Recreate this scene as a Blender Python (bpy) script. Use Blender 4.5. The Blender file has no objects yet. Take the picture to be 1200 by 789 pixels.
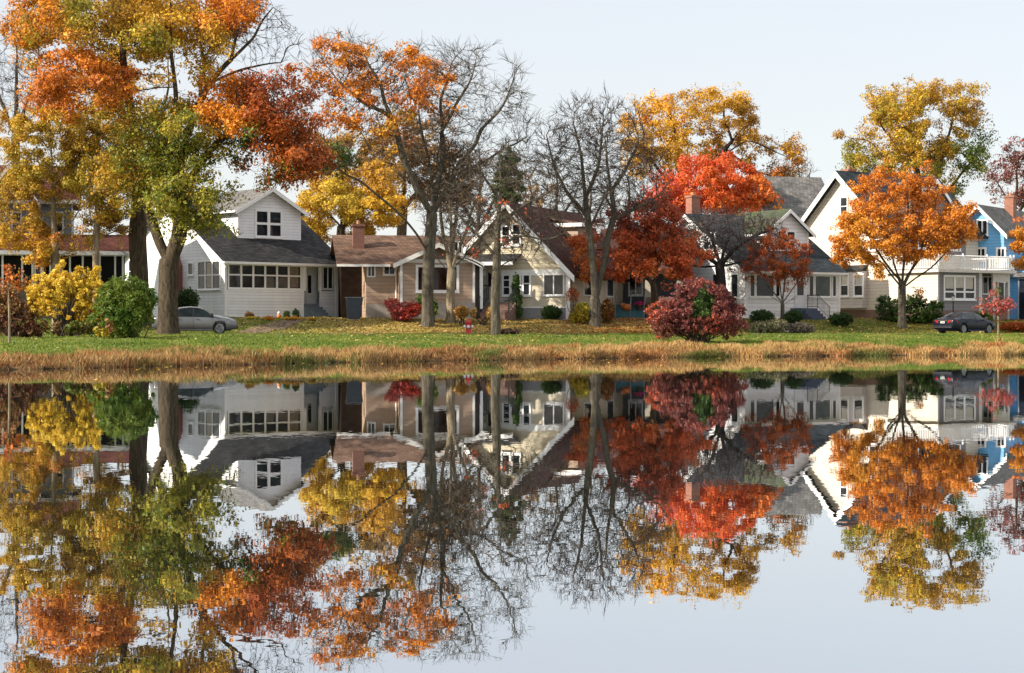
import bpy, bmesh, math, random
import numpy as np
from mathutils import Vector, noise as mnoise
R = math.radians
C = bpy.context.scene.collection
RNG = np.random.default_rng(7)
random.seed(7)

# ------------------------------------------------------------------ camera geometry
F = 2222.0           # focal length in photograph pixels (photograph 1200 px wide)
HORIZON = 388.0
EYE = 1.22           # metres above the water
def P(px, py, s, dd=0.0):
    """point seen at photo pixel (px,py), at a place where one metre covers s pixels"""
    return np.array([(px - 600.0) / s, F / s + dd, EYE + (HORIZON - py) / s])

# ------------------------------------------------------------------ terrain
def shore(X):
    X = np.asarray(X, float)
    return np.interp(X, [-60, -16, -11.9, -6.6, 0, 8, 16.7, 25.6, 60], [40, 58.5, 66, 73, 80, 88, 93, 96, 108]) + .45 * np.sin(X * 1.1) * np.sin(X * .37 + 1) + .25 * np.sin(X * 2.9 + 2)
def street(X):
    Xc = np.clip(X, -60, 70)
    return 108 + .18 * (Xc + 18) + .0031 * np.maximum(Xc + 18, 0) ** 2
def height(X, Y):
    X = np.asarray(X, float); Y = np.asarray(Y, float)
    sh, st = shore(X), street(X) - 4.0
    t = (Y - sh) / (st - sh)
    z1 = np.interp(t, [-1.5, -.25, -.03, -.004, .004, .05, .10, .16, .26, .45, .65, .85, .97, 1.0],
                   [-2.5, -1.2, -.30, -.08, .07, .17, .29, .43, .61, .78, .91, .965, .99, 1.0])
    d = Y - street(X)
    z2 = np.interp(d, [-4, 4.0, 5.2, 9.0, 12, 60, 400], [1.0, 1.0, 1.14, 1.88, 2.0, 2.3, 4.0])
    z = np.where(t < 1, z1, z2)
    bump = .05 * np.sin(X * .9 + np.sin(Y * .33) * 2) * np.sin(Y * .5 + X * .21) + .03 * np.sin(X * 2.3 + Y * .7)
    flat = np.exp(-((d / 5.5) ** 6))
    return z + bump * (1 - flat) * np.where(t < .05, .25, 1.0)

# ------------------------------------------------------------------ materials
MATS = {}
def nt(name):
    m = bpy.data.materials.new(name); m.use_nodes = True
    t = m.node_tree; b = t.nodes['Principled BSDF']
    return m, t, b
def N(t, typ, **kw):
    n = t.nodes.new(typ)
    for k, v in kw.items():
        if k.startswith('i_'):
            key = k[2:]
            key = int(key) if key.isdigit() else key.replace('_', ' ')
            n.inputs[key].default_value = v
        else: setattr(n, k, v)
    return n
def L(t, a, b): t.links.new(a, b)
def ramp(t, fac, stops, interp='LINEAR'):
    r = N(t, 'ShaderNodeValToRGB'); r.color_ramp.interpolation = interp
    e = r.color_ramp.elements
    while len(e) < len(stops): e.new(.5)
    for k, (p, c) in enumerate(stops):
        e[k].position = p; e[k].color = (*c, 1) if len(c) == 3 else c
    L(t, fac, r.inputs['Fac']); return r
def coords(t, kind='Object', scale=(1, 1, 1)):
    tc = N(t, 'ShaderNodeTexCoord'); mp = N(t, 'ShaderNodeMapping')
    mp.inputs['Scale'].default_value = scale
    L(t, tc.outputs[kind], mp.inputs['Vector']); return mp.outputs['Vector']
def mul(c, k): return tuple(max(0, min(1, x * k)) for x in c)

def plain(name, col, rough=.6, var=.25, scale=3.0, bump=.0, metal=0, spec=.5, bscale=None):
    if name in MATS: return MATS[name]
    m, t, b = nt(name); v = coords(t)
    n = N(t, 'ShaderNodeTexNoise', i_Scale=scale, i_Detail=6.0, i_Roughness=.6); L(t, v, n.inputs['Vector'])
    r = ramp(t, n.outputs['Fac'], [(.3, mul(col, 1 - var)), (.7, mul(col, 1 + var))]); L(t, r.outputs['Color'], b.inputs['Base Color'])
    b.inputs['Roughness'].default_value = rough; b.inputs['Metallic'].default_value = metal
    b.inputs['Specular IOR Level'].default_value = spec
    if bump:
        n2 = N(t, 'ShaderNodeTexNoise', i_Scale=bscale or scale * 8, i_Detail=4.0); L(t, v, n2.inputs['Vector'])
        bp = N(t, 'ShaderNodeBump', i_Strength=bump, i_Distance=.02); L(t, n2.outputs['Fac'], bp.inputs['Height']); L(t, bp.outputs['Normal'], b.inputs['Normal'])
    MATS[name] = m; return m

def siding(name, col, pitch=.2, lap=.007, var=.10):
    """lap boards: a saw-tooth profile up the wall, dirt streaks and an open joint under each board"""
    if name in MATS: return MATS[name]
    m, t, b = nt(name); v = coords(t)
    sx = N(t, 'ShaderNodeSeparateXYZ'); L(t, v, sx.inputs[0])
    dv = N(t, 'ShaderNodeMath', operation='DIVIDE'); L(t, sx.outputs['Z'], dv.inputs[0]); dv.inputs[1].default_value = pitch
    fr = N(t, 'ShaderNodeMath', operation='FRACT'); L(t, dv.outputs[0], fr.inputs[0])
    inv = N(t, 'ShaderNodeMath', operation='SUBTRACT'); inv.inputs[0].default_value = 1; L(t, fr.outputs[0], inv.inputs[1])
    bp = N(t, 'ShaderNodeBump', i_Strength=1.0, i_Distance=lap); L(t, inv.outputs[0], bp.inputs['Height']); L(t, bp.outputs['Normal'], b.inputs['Normal'])
    fl = N(t, 'ShaderNodeMath', operation='FLOOR'); L(t, dv.outputs[0], fl.inputs[0])
    wn = N(t, 'ShaderNodeTexWhiteNoise', noise_dimensions='1D'); L(t, fl.outputs[0], wn.inputs['W'])
    n = N(t, 'ShaderNodeTexNoise', i_Scale=1.3, i_Detail=7.0, i_Roughness=.65)
    mp = N(t, 'ShaderNodeMapping'); mp.inputs['Scale'].default_value = (1.6, 1.6, .5); L(t, v, mp.inputs['Vector']); L(t, mp.outputs[0], n.inputs['Vector'])
    ad = N(t, 'ShaderNodeMath', operation='MULTIPLY_ADD'); L(t, wn.outputs['Value'], ad.inputs[0]); ad.inputs[1].default_value = .3; L(t, n.outputs['Fac'], ad.inputs[2])
    r = ramp(t, ad.outputs[0], [(.35, mul(col, 1 - var)), (.95, mul(col, 1 + var))])
    gap = N(t, 'ShaderNodeMath', operation='LESS_THAN'); L(t, fr.outputs[0], gap.inputs[0]); gap.inputs[1].default_value = .11
    mx = N(t, 'ShaderNodeMix', data_type='RGBA'); L(t, gap.outputs[0], mx.inputs['Factor'])
    L(t, r.outputs['Color'], mx.inputs['A']); mx.inputs['B'].default_value = (*mul(col, .66), 1)
    L(t, mx.outputs['Result'], b.inputs['Base Color']); b.inputs['Roughness'].default_value = .55
    MATS[name] = m; return m

def shingle(name, c1, c2, row=.16, moss=None):
    if name in MATS: return MATS[name]
    m, t, b = nt(name); v = coords(t)
    bk = N(t, 'ShaderNodeTexBrick', i_Scale=1.0); bk.inputs['Brick Width'].default_value = .32; bk.inputs['Row Height'].default_value = row
    bk.inputs['Mortar Size'].default_value = .012; bk.inputs['Color1'].default_value = (*c1, 1); bk.inputs['Color2'].default_value = (*c2, 1)
    bk.inputs['Mortar'].default_value = (*mul(c1, .45), 1); bk.inputs['Bias'].default_value = -.1
    sx = N(t, 'ShaderNodeSeparateXYZ'); L(t, v, sx.inputs[0])
    a = N(t, 'ShaderNodeMath', operation='ADD'); L(t, sx.outputs['X'], a.inputs[0]); L(t, sx.outputs['Y'], a.inputs[1])
    zz = N(t, 'ShaderNodeMath', operation='MULTIPLY'); L(t, sx.outputs['Z'], zz.inputs[0]); zz.inputs[1].default_value = 1.5
    cb = N(t, 'ShaderNodeCombineXYZ'); L(t, a.outputs[0], cb.inputs['X']); L(t, zz.outputs[0], cb.inputs['Y']); L(t, cb.outputs[0], bk.inputs['Vector'])
    n = N(t, 'ShaderNodeTexNoise', i_Scale=.9, i_Detail=8.0, i_Roughness=.7); L(t, v, n.inputs['Vector'])
    r = ramp(t, n.outputs['Fac'], [(.3, (.6, .6, .6)), (.7, (1.35, 1.35, 1.35))])
    mx = N(t, 'ShaderNodeMix', data_type='RGBA', blend_type='MULTIPLY'); mx.inputs['Factor'].default_value = 1
    L(t, bk.outputs['Color'], mx.inputs['A']); L(t, r.outputs['Color'], mx.inputs['B']); out = mx.outputs['Result']
    if moss:
        n3 = N(t, 'ShaderNodeTexNoise', i_Scale=.6, i_Detail=5.0); L(t, v, n3.inputs['Vector'])
        rr = ramp(t, n3.outputs['Fac'], [(.35, (0, 0, 0)), (.6, (.8, .8, .8))])
        m2 = N(t, 'ShaderNodeMix', data_type='RGBA'); L(t, rr.outputs['Color'], m2.inputs['Factor']); L(t, out, m2.inputs['A']); m2.inputs['B'].default_value = (*moss, 1); out = m2.outputs['Result']
    L(t, out, b.inputs['Base Color']); b.inputs['Roughness'].default_value = .9; b.inputs['Specular IOR Level'].default_value = .12
    bp = N(t, 'ShaderNodeBump', i_Strength=.6, i_Distance=.015); L(t, bk.outputs['Fac'], bp.inputs['Height']); bp.invert = True; L(t, bp.outputs['Normal'], b.inputs['Normal'])
    MATS[name] = m; return m

def brick(name, c1, c2):
    if name in MATS: return MATS[name]
    m, t, b = nt(name); v = coords(t)
    sx = N(t, 'ShaderNodeSeparateXYZ'); L(t, v, sx.inputs[0])
    a = N(t, 'ShaderNodeMath', operation='ADD'); L(t, sx.outputs['X'], a.inputs[0]); L(t, sx.outputs['Y'], a.inputs[1])
    cb = N(t, 'ShaderNodeCombineXYZ'); L(t, a.outputs[0], cb.inputs['X']); L(t, sx.outputs['Z'], cb.inputs['Y'])
    bk = N(t, 'ShaderNodeTexBrick', i_Scale=1.0); bk.inputs['Brick Width'].default_value = .22; bk.inputs['Row Height'].default_value = .085
    bk.inputs['Mortar Size'].default_value = .012; bk.inputs['Color1'].default_value = (*c1, 1); bk.inputs['Color2'].default_value = (*c2, 1); bk.inputs['Mortar'].default_value = (.17, .13, .11, 1)
    L(t, cb.outputs[0], bk.inputs['Vector']); L(t, bk.outputs['Color'], b.inputs['Base Color']); b.inputs['Roughness'].default_value = .9
    MATS[name] = m; return m

def bark(name, c1, c2, ridge=1.0):
    if name in MATS: return MATS[name]
    m, t, b = nt(name); v = coords(t, scale=(6, 6, 1.4))
    n = N(t, 'ShaderNodeTexNoise', i_Scale=1.1, i_Detail=9.0, i_Roughness=.72, i_Distortion=.9); L(t, v, n.inputs['Vector'])
    r = ramp(t, n.outputs['Fac'], [(.36, c1), (.62, c2)]); L(t, r.outputs['Color'], b.inputs['Base Color'])
    b.inputs['Roughness'].default_value = .92; b.inputs['Specular IOR Level'].default_value = .2
    bp = N(t, 'ShaderNodeBump', i_Strength=1.0 * ridge, i_Distance=.12); L(t, n.outputs['Fac'], bp.inputs['Height']); L(t, bp.outputs['Normal'], b.inputs['Normal'])
    MATS[name] = m; return m

def leafmat(name='leaf', trans=.3, rough=.5):
    """every leaf carries its own pigment; light passes through it"""
    if name in MATS: return MATS[name]
    m, t, b = nt(name)
    a = N(t, 'ShaderNodeAttribute', attribute_name='pigment')
    L(t, a.outputs['Color'], b.inputs['Base Color']); b.inputs['Roughness'].default_value = rough; b.inputs['Specular IOR Level'].default_value = .25
    tr = N(t, 'ShaderNodeBsdfTranslucent'); L(t, a.outputs['Color'], tr.inputs['Color'])
    mx = N(t, 'ShaderNodeMixShader'); mx.inputs['Fac'].default_value = trans
    L(t, b.outputs[0], mx.inputs[1]); L(t, tr.outputs[0], mx.inputs[2])
    L(t, mx.outputs[0], t.nodes['Material Output'].inputs['Surface'])
    MATS[name] = m; return m

def glass(name='window_glass', col=(.014, .018, .022)):
    if name in MATS: return MATS[name]
    m, t, b = nt(name); v = coords(t)
    n = N(t, 'ShaderNodeTexNoise', i_Scale=.8, i_Detail=3.0); L(t, v, n.inputs['Vector'])
    r = ramp(t, n.outputs['Fac'], [(.35, mul(col, .5)), (.7, mul(col, 1.7))]); L(t, r.outputs['Color'], b.inputs['Base Color'])
    b.inputs['Roughness'].default_value = .04; b.inputs['Specular IOR Level'].default_value = .42
    bp = N(t, 'ShaderNodeBump', i_Strength=.06, i_Distance=.02); L(t, n.outputs['Fac'], bp.inputs['Height']); L(t, bp.outputs['Normal'], b.inputs['Normal'])
    MATS[name] = m; return m

# ------------------------------------------------------------------ objects
def link(o, parent=None):
    C.objects.link(o)
    if parent is not None: o.parent = parent
    return o
def tag(o, label=None, cat=None, group=None, kind=None):
    if label: o['label'] = label
    if cat: o['category'] = cat
    if group: o['group'] = group
    if kind: o['kind'] = kind
    return o
def empty(name, loc=(0, 0, 0), rz=0, label=None, cat=None, group=None):
    o = bpy.data.objects.new(name, None); o.location = loc; o.rotation_euler = (0, 0, rz); link(o)
    return tag(o, label, cat, group)

class MB:
    def __init__(s): s.v = []; s.f = []
    def add(s, vs, fs):
        k = len(s.v); s.v += [tuple(map(float, p)) for p in vs]; s.f += [tuple(i + k for i in f) for f in fs]
    def box(s, x0, x1, y0, y1, z0, z1):
        x0, x1 = min(x0, x1), max(x0, x1); y0, y1 = min(y0, y1), max(y0, y1); z0, z1 = min(z0, z1), max(z0, z1)
        s.add([(x0, y0, z0), (x1, y0, z0), (x1, y1, z0), (x0, y1, z0), (x0, y0, z1), (x1, y0, z1), (x1, y1, z1), (x0, y1, z1)],
              [(0, 3, 2, 1), (4, 5, 6, 7), (0, 1, 5, 4), (1, 2, 6, 5), (2, 3, 7, 6), (3, 0, 4, 7)])
    def prism(s, pts, ex):
        n = len(pts); p = [np.array(q, float) for q in pts]; e = np.array(ex, float)
        s.add(p + [q + e for q in p], [tuple(range(n))[::-1], tuple(range(n, 2 * n))] + [(i, (i + 1) % n, (i + 1) % n + n, i + n) for i in range(n)])
    def tube(s, pts, rad, k=6, cap=True):
        pts = [np.array(p, float) for p in pts]
        if not hasattr(rad, '__len__'): rad = [rad] * len(pts)
        base = len(s.v); n = len(pts); u = None
        ang = [2 * math.pi * i / k for i in range(k)]; ca = [math.cos(a) for a in ang]; sa = [math.sin(a) for a in ang]
        for i in range(n):
            d = pts[min(i + 1, n - 1)] - pts[max(i - 1, 0)]
            d = d / (np.sqrt(d @ d) + 1e-9)
            if u is None:
                u = np.array([1., 0, 0]) if abs(d[0]) < .8 else np.array([0, 1., 0])
            u = u - (u @ d) * d; u = u / (np.sqrt(u @ u) + 1e-9); w = np.array([d[1]*u[2]-d[2]*u[1], d[2]*u[0]-d[0]*u[2], d[0]*u[1]-d[1]*u[0]])
            p = pts[i]; r = rad[i]
            for j in range(k):
                s.v.append(tuple(p + r * (ca[j] * u + sa[j] * w)))
        for i in range(n - 1):
            for j in range(k):
                a = base + i * k + j; b_ = base + i * k + (j + 1) % k
                s.f.append((a, b_, b_ + k, a + k))
        if cap:
            s.f.append(tuple(base + j for j in range(k))[::-1]); s.f.append(tuple(base + (n - 1) * k + j for j in range(k)))
    def lathe(s, prof, c=(0, 0, 0), k=16, ribs=0, amp=0, axis='z'):
        base = len(s.v)
        for (r, z) in prof:
            for j in range(k):
                a = 2 * math.pi * j / k; rr = r * (1 + amp * math.cos(ribs * a)) if ribs else r
                p = (rr * math.cos(a), rr * math.sin(a), z)
                if axis == 'y': p = (p[0], p[2], p[1])
                if axis == 'x': p = (p[2], p[0], p[1])
                s.v.append((p[0] + c[0], p[1] + c[1], p[2] + c[2]))
        for i in range(len(prof) - 1):
            for j in range(k):
                a = base + i * k + j; b_ = base + i * k + (j + 1) % k; s.f.append((a, b_, b_ + k, a + k))
        s.f.append(tuple(base + j for j in range(k))[::-1]); s.f.append(tuple(base + (len(prof) - 1) * k + j for j in range(k)))
    def build(s, name, mat, parent=None, smooth=False, bevel=0):
        me = bpy.data.meshes.new(name); me.from_pydata(s.v, [], s.f); me.update()
        bm = bmesh.new(); bm.from_mesh(me); bmesh.ops.recalc_face_normals(bm, faces=bm.faces); bm.to_mesh(me); bm.free()
        if smooth: me.polygons.foreach_set('use_smooth', [True] * len(me.polygons))
        me.materials.append(mat); o = bpy.data.objects.new(name, me); link(o, parent)
        if bevel:
            md = o.modifiers.new('bevel', 'BEVEL'); md.width = bevel; md.segments = 2; md.limit_method = 'ANGLE'
        return o

def fast_mesh(name, verts, nper, mat, cols=None, parent=None):
    """faces of nper vertices each, one pigment per face"""
    nv = len(verts); nf = nv // nper
    me = bpy.data.meshes.new(name)
    me.vertices.add(nv); me.vertices.foreach_set('co', np.ascontiguousarray(verts, np.float32).ravel())
    me.loops.add(nv); me.loops.foreach_set('vertex_index', np.arange(nv, dtype=np.int32))
    me.polygons.add(nf); me.polygons.foreach_set('loop_start', np.arange(0, nv, nper, dtype=np.int32))
    me.update(calc_edges=True)
    if cols is not None:
        a = me.attributes.new('pigment', 'FLOAT_COLOR', 'POINT')
        c = np.ones((nv, 4), np.float32); c[:, :3] = np.repeat(cols, nper, axis=0); a.data.foreach_set('color', c.ravel())
    me.materials.append(mat); o = bpy.data.objects.new(name, me); link(o, parent); return o

def unit(a): return a / (np.linalg.norm(a, axis=-1, keepdims=True) + 1e-9)

def leaf_object(name, cen, size, cols, parent=None, up=.35, aspect=.62, mat=None, droop=0, out=None):
    n = len(cen)
    nrm = unit(RNG.normal(size=(n, 3)) * (1 if out is None else .55) + np.array([0, -.15, up]) * (1.6 if out is None else .9) + (0 if out is None else out))
    a = unit(np.cross(nrm, RNG.normal(size=(n, 3))))
    if droop: a = unit(a + np.array([0, 0, -droop]))
    b = unit(np.cross(nrm, a))
    sz = (size * np.clip(RNG.lognormal(-.04, .36, n), .4, 2.1))[:, None]
    bend = nrm * sz * .18
    v = np.stack([cen - a * sz * .55, cen + b * sz * .5 * aspect - bend * 0, cen + a * sz * .6 - bend, cen - b * sz * .5 * aspect], 1).reshape(-1, 3)
    return fast_mesh(name, v, 4, mat or leafmat(), cols, parent)

def pal_pick(pal, t):
    """t in 0..1 -> colour interpolated along the palette"""
    p = np.array(pal); x = np.clip(t, 0, .9999) * (len(p) - 1); i = x.astype(int); f = (x - i)[:, None]
    return p[i] * (1 - f) + p[np.minimum(i + 1, len(p) - 1)] * f

def vnoise(pts, scale, seed=0.0):
    return np.array([mnoise.noise(Vector((p[0] * scale + seed, p[1] * scale + seed * .7, p[2] * scale - seed))) for p in pts])
# ------------------------------------------------------------------ trees
# pigments (linear reflectance)
GREEN = [(.05, .105, .018), (.09, .16, .025), (.15, .21, .03)]
OLIVE = [(.14, .17, .018), (.28, .27, .026), (.46, .36, .034), (.56, .32, .03)]
GOLD = [(.42, .22, .018), (.66, .36, .025), (.80, .50, .05)]
YELLOW = [(.50, .34, .03), (.72, .50, .045), (.80, .60, .09)]
ORANGE = [(.42, .105, .010), (.66, .205, .014), (.80, .33, .03)]
RUST = [(.18, .032, .008), (.36, .07, .010), (.55, .14, .018)]
RED = [(.34, .045, .016), (.58, .105, .028), (.70, .20, .05)]
SCARLET = [(.48, .05, .02), (.72, .10, .025), (.82, .19, .04)]
CRIMSON = [(.08, .024, .022), (.17, .042, .038), (.30, .105, .085)]
PINK = [(.35, .05, .05), (.55, .12, .10), (.6, .22, .12)]
BROWN = [(.10, .05, .02), (.20, .11, .04), (.33, .2, .08)]
DARKGREEN = [(.02, .045, .012), (.04, .08, .02), (.075, .13, .03)]
BARK_DARK = bark('bark_dark', (.02, .015, .011), (.125, .095, .062))
BARK_GREY = bark('bark_grey', (.045, .039, .029), (.16, .138, .10))
BARK_PALE = bark('bark_pale', (.12, .10, .07), (.36, .29, .19), .6)
BARK_TWIG = bark('bark_twig', (.042, .032, .025), (.105, .082, .063), .4)
BARK_BLACK = bark('bark_black', (.018, .015, .013), (.06, .05, .045))  # near-black bark for the darkest limbs and twigs

def resample(pts, step):
    pts = np.array(pts, float); d = np.linalg.norm(np.diff(pts, axis=0), axis=1); t = np.r_[0, np.cumsum(d)]
    n = max(2, int(t[-1] / step) + 1); q = np.linspace(0, t[-1], n)
    # smooth through the points (Catmull-like by blending linear samples)
    out = np.stack([np.interp(q, t, pts[:, k]) for k in range(3)], 1)
    for _ in range(2):
        o2 = out.copy(); o2[1:-1] = (out[:-2] + 2 * out[1:-1] + out[2:]) / 4; out = o2
    return out

def in_ellipsoids(env, n, s, thin=.0, seed=0, nsc=.35):
    """n points in a list of ellipsoids (cx,cy,rx,ry in photo px; dz,rz depth in metres)"""
    vol = np.array([e[2] * e[3] * (e[6] if len(e) > 6 else 1) for e in env], float); vol /= vol.sum()
    out = []
    while len(out) < n:
        m = n * 2; k = RNG.choice(len(env), m, p=vol)
        u = unit(RNG.normal(size=(m, 3))) * (RNG.uniform(0, 1, (m, 1)) ** (1 / 2.6))
        E = np.array([[e[0], e[1], e[2], e[3], e[4], e[5]] for e in env], float)[k]
        px = E[:, 0] + u[:, 0] * E[:, 2]; py = E[:, 1] + u[:, 2] * E[:, 3]; dd = E[:, 4] + u[:, 1] * E[:, 5]
        D = F / s + dd
        w = np.stack([(px - 600) / F * D, D, EYE + (HORIZON - py) / F * D], 1)
        if thin: w = w[vnoise(w, nsc, seed) > -thin]
        out += list(w)
    return np.array(out[:n])

def settle(s, px, py, k=.06):
    """the distance near F/s at which the ground itself is seen at photo row py"""
    D0 = F / s; D = np.linspace(D0 * (1 - k), D0 * (1 + k), 121); q = (px - 600) / F
    y = HORIZON - F * (height(q * D, D) - EYE) / D
    return float(F / D[np.argmin(np.abs(y - py) + .12 * np.abs(D - D0))])

def to_px(w):
    return np.stack([600 + F * w[:, 0] / w[:, 1], HORIZON - F * (w[:, 2] - EYE) / w[:, 1]], 1)

def colonize(nodes, par, A, step, infl, kill, iters, trop=0.0, jit=.12):
    nodes = [np.array(n, float) for n in nodes]; par = list(par)
    A = A.copy(); M = np.array(nodes); bd = np.full(len(A), 1e9); bi = np.zeros(len(A), int)
    def upd(start):
        Mn = np.array(nodes[start:])
        for c in range(0, len(Mn), 64):
            d = np.linalg.norm(A[:, None, :] - Mn[None, c:c + 64, :], axis=2); j = d.argmin(1); dm = d[np.arange(len(A)), j]
            better = dm < bd; bd[better] = dm[better]; bi[better] = j[better] + start + c
    upd(0); kids = {}
    for it in range(iters):
        live = bd < infl
        if not live.any(): break
        start = len(nodes); acc = {}
        dirs = A[live] - np.array(nodes)[bi[live]]; dirs = unit(dirs)
        for b, d in zip(bi[live], dirs):
            acc[b] = acc.get(b, 0) + d
        for b, d in acc.items():
            d = d / (np.linalg.norm(d) + 1e-9) + RNG.normal(size=3) * jit + np.array([0, 0, trop]); d /= np.linalg.norm(d)
            if any(k_ @ d > .93 for k_ in kids.get(b, [])): continue
            kids.setdefault(b, []).append(d); nodes.append(nodes[b] + d * step); par.append(int(b))
        if len(nodes) == start: break
        upd(start)
        keep = bd > kill; A = A[keep]; bd = bd[keep]; bi = bi[keep]
        if not len(A): break
    return nodes, par

def skeleton_mesh(thick, thin, nodes, par, rad, split, flare=.38, kmax=9, wob=.0):
    n = len(nodes); ch = [[] for _ in range(n)]
    for i, p in enumerate(par):
        if p >= 0: ch[p].append(i)
    starts = [(i, -1) for i in range(n) if par[i] < 0]
    while starts:
        i, p = starts.pop()
        chain = [i]; 
        while ch[chain[-1]]:
            c = sorted(ch[chain[-1]], key=lambda q: -rad[q]); chain.append(c[0])
            for q in c[1:]: starts.append((q, chain[-2]))
        pts = [nodes[q] for q in chain]; rr = [rad[q] for q in chain]
        if p >= 0: pts = [nodes[p]] + pts; rr = [rr[0]] + rr
        else:
            z0 = pts[0][2]; rr = [r * (1 + flare * math.exp(-((q[2] - z0) / .45))) for r, q in zip(rr, pts)]
        if len(pts) < 2: continue
        rr[-1] *= .5
        k = kmax if rr[0] > .18 else (6 if rr[0] > .07 else (4 if rr[0] > .03 else 3))
        (thick if rr[0] >= split else thin).tube(pts, rr, k, cap=False)

def build_tree(name, label, cat, group, s, limbs, env, n_attr=700, step=.45, kill=.7, infl=7, base_r=.3, tip_r=.016, rmin=None,
               bk=None, leaves=None, zones=None, lsize=.16, spread=.35, twigs=0, twig_len=.6, thin=.35, seed=0,
               trop=.06, split=.06, leaf_r=.07, lift=0, nsc=.35, droop=0, twig_bk=None, up=.35, per=46):
    """limbs: hand-laid polylines (px,py,depth offset); the crown grows from them into the envelope env"""
    global RNG
    RNG = np.random.default_rng(1000 + seed)
    s = settle(s, limbs[0][0][0], limbs[0][0][1]); nodes, par = [], []
    for li, pl in enumerate(limbs):
        w = [P(q[0], q[1], s, 0) + np.array([0, q[2] if len(q) > 2 else 0, 0]) for q in pl]
        w = resample(w, step * .8)
        if li: w[1:] += .26 * np.stack([vnoise(w[1:], .55, seed + q * 7.7 + li) for q in range(3)], 1) * np.linspace(.3, 1, len(w) - 1)[:, None]
        if li == 0:
            gz = float(height(w[0][0], w[0][1])); w[0][2] = gz - .15
            for j, q in enumerate(w): nodes.append(q); par.append(j - 1)
        else:
            d = [np.linalg.norm(q - w[0]) for q in nodes]; b = int(np.argmin(d))
            for q in w[1:]: nodes.append(q); par.append(b); b = len(nodes) - 1
    A = in_ellipsoids(env, n_attr, s, thin, seed, nsc)
    nodes, par = colonize(nodes, par, A, step, infl, kill, 140, trop)
    # twigs
    n0 = len(nodes); cc = np.zeros(n0, int)
    for p in par:
        if p >= 0: cc[p] += 1
    depth_tip = np.zeros(n0)
    if twigs:
        sub = np.ones(n0)
        for i in range(n0 - 1, 0, -1):
            if par[i] >= 0: sub[par[i]] += sub[i]
        for i in range(n0):
            if par[i] < 0 or sub[i] > 18: continue
            d0 = nodes[i] - nodes[par[i]]; d0 = d0 / (np.linalg.norm(d0) + 1e-9)
            for _ in range(RNG.poisson(twigs)):
                d = d0 + RNG.normal(size=3) * .42 + np.array([0, 0, trop * 1.6]); d /= np.linalg.norm(d); q = nodes[i]; b = i
                m = 2; ln = twig_len * RNG.uniform(.5, 1.3)
                for k in range(m):
                    q = q + d * ln / m; nodes.append(q); par.append(b); b = len(nodes) - 1
                    d = d + RNG.normal(size=3) * .3; d /= np.linalg.norm(d)
    nn = len(nodes); tips = np.ones(nn)
    for i in range(nn - 1, 0, -1): pass
    order = range(nn - 1, -1, -1); cnt = np.zeros(nn)
    for i in order:
        if cnt[i] == 0: cnt[i] = 1
        if par[i] >= 0: cnt[par[i]] += cnt[i]
    tip_r *= .21; rmin = rmin or (.0105 if leaves and leaves > 3000 else .0135)
    ex = math.log(base_r / tip_r) / math.log(max(cnt[0], 2))
    rad = np.maximum(tip_r * cnt ** ex, rmin)
    # the hand-laid stem tapers too
    root = empty(name, tuple(nodes[0] + np.array([0, 0, .15])), 0, label, cat, group)
    o0 = np.array(root.location)
    loc = [q - o0 for q in nodes]
    tk, tn = MB(), MB()
    if leaves and leaves > 3000: split = 0
    skeleton_mesh(tk, tn, loc, par, rad, split)
    tk.build('trunk', bk or BARK_GREY, root, smooth=True)
    if leaves is None:
        if tn.v: tn.build('crown', twig_bk or BARK_TWIG, root)
        return root
    # foliage on the outer wood
    leaves = int(leaves * 1.25)
    idx = np.array([i for i in range(nn) if rad[i] < leaf_r and par[i] >= 0])
    W = np.array(nodes)[idx]; px = to_px(W)
    ragged = .8 * vnoise(W, .5, seed + 21); zn = vnoise(W, .4, seed + 40); zc = []; wsum = np.zeros(len(W)); zi = np.zeros(len(W), int); best = np.full(len(W), -1.0)
    for k, z in enumerate(zones):
        q = ((px[:, 0] - z[0]) / z[2]) ** 2 + ((px[:, 1] - z[1]) / z[3]) ** 2
        g = np.clip(1.5 - q, 0, 1) * z[5] * (1 + ragged) + (RNG.uniform(0, .45, len(W)) + .5 * zn) * (q < 1.5)
        b = g > best; best[b] = g[b]; zi[b] = k
    ok = best > .05
    W, zi, best = W[ok], zi[ok], np.clip(best[ok], 0, 1)
    cl = vnoise(W, .55, seed + 3.1)
    w = best * np.clip(.32 + 1.4 * (cl + .25), .12, 1.6); w /= w.sum()
    nk = max(20, int(leaves / per)); hubs = RNG.choice(len(W), nk, p=w); vol = RNG.gamma(2.6, 1, nk); vol /= vol.sum()
    pick = hubs[RNG.choice(nk, leaves, p=vol)]
    off = unit(RNG.normal(size=(leaves, 3))) * RNG.uniform(.25, 1.08, (leaves, 1)) ** .7 * spread * 1.5 * np.array([1, 1, .72]); cen = W[pick] + off; cen[:, 2] -= droop
    hue = .5 + .75 * vnoise(W, .35, seed + 9)[pick] + RNG.normal(size=leaves) * .2
    cols = np.zeros((leaves, 3))
    for k, z in enumerate(zones):
        mk = zi[pick] == k
        if mk.any(): cols[mk] = pal_pick(z[4], np.clip(hue[mk], 0, 1))
    dry = RNG.uniform(0, 1, (leaves, 1)) ** 5 * .8; cols = cols * (1 - dry) + np.array([.22, .13, .055]) * dry
    cols *= RNG.uniform(.75, 1.25, (leaves, 1))
    tnm = tn.build('twigs', twig_bk or BARK_TWIG, root) if tn.v else None
    leaf_object('crown', cen - o0, lsize * .87, cols, root, up, out=unit(off) * .9)
    return root

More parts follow.
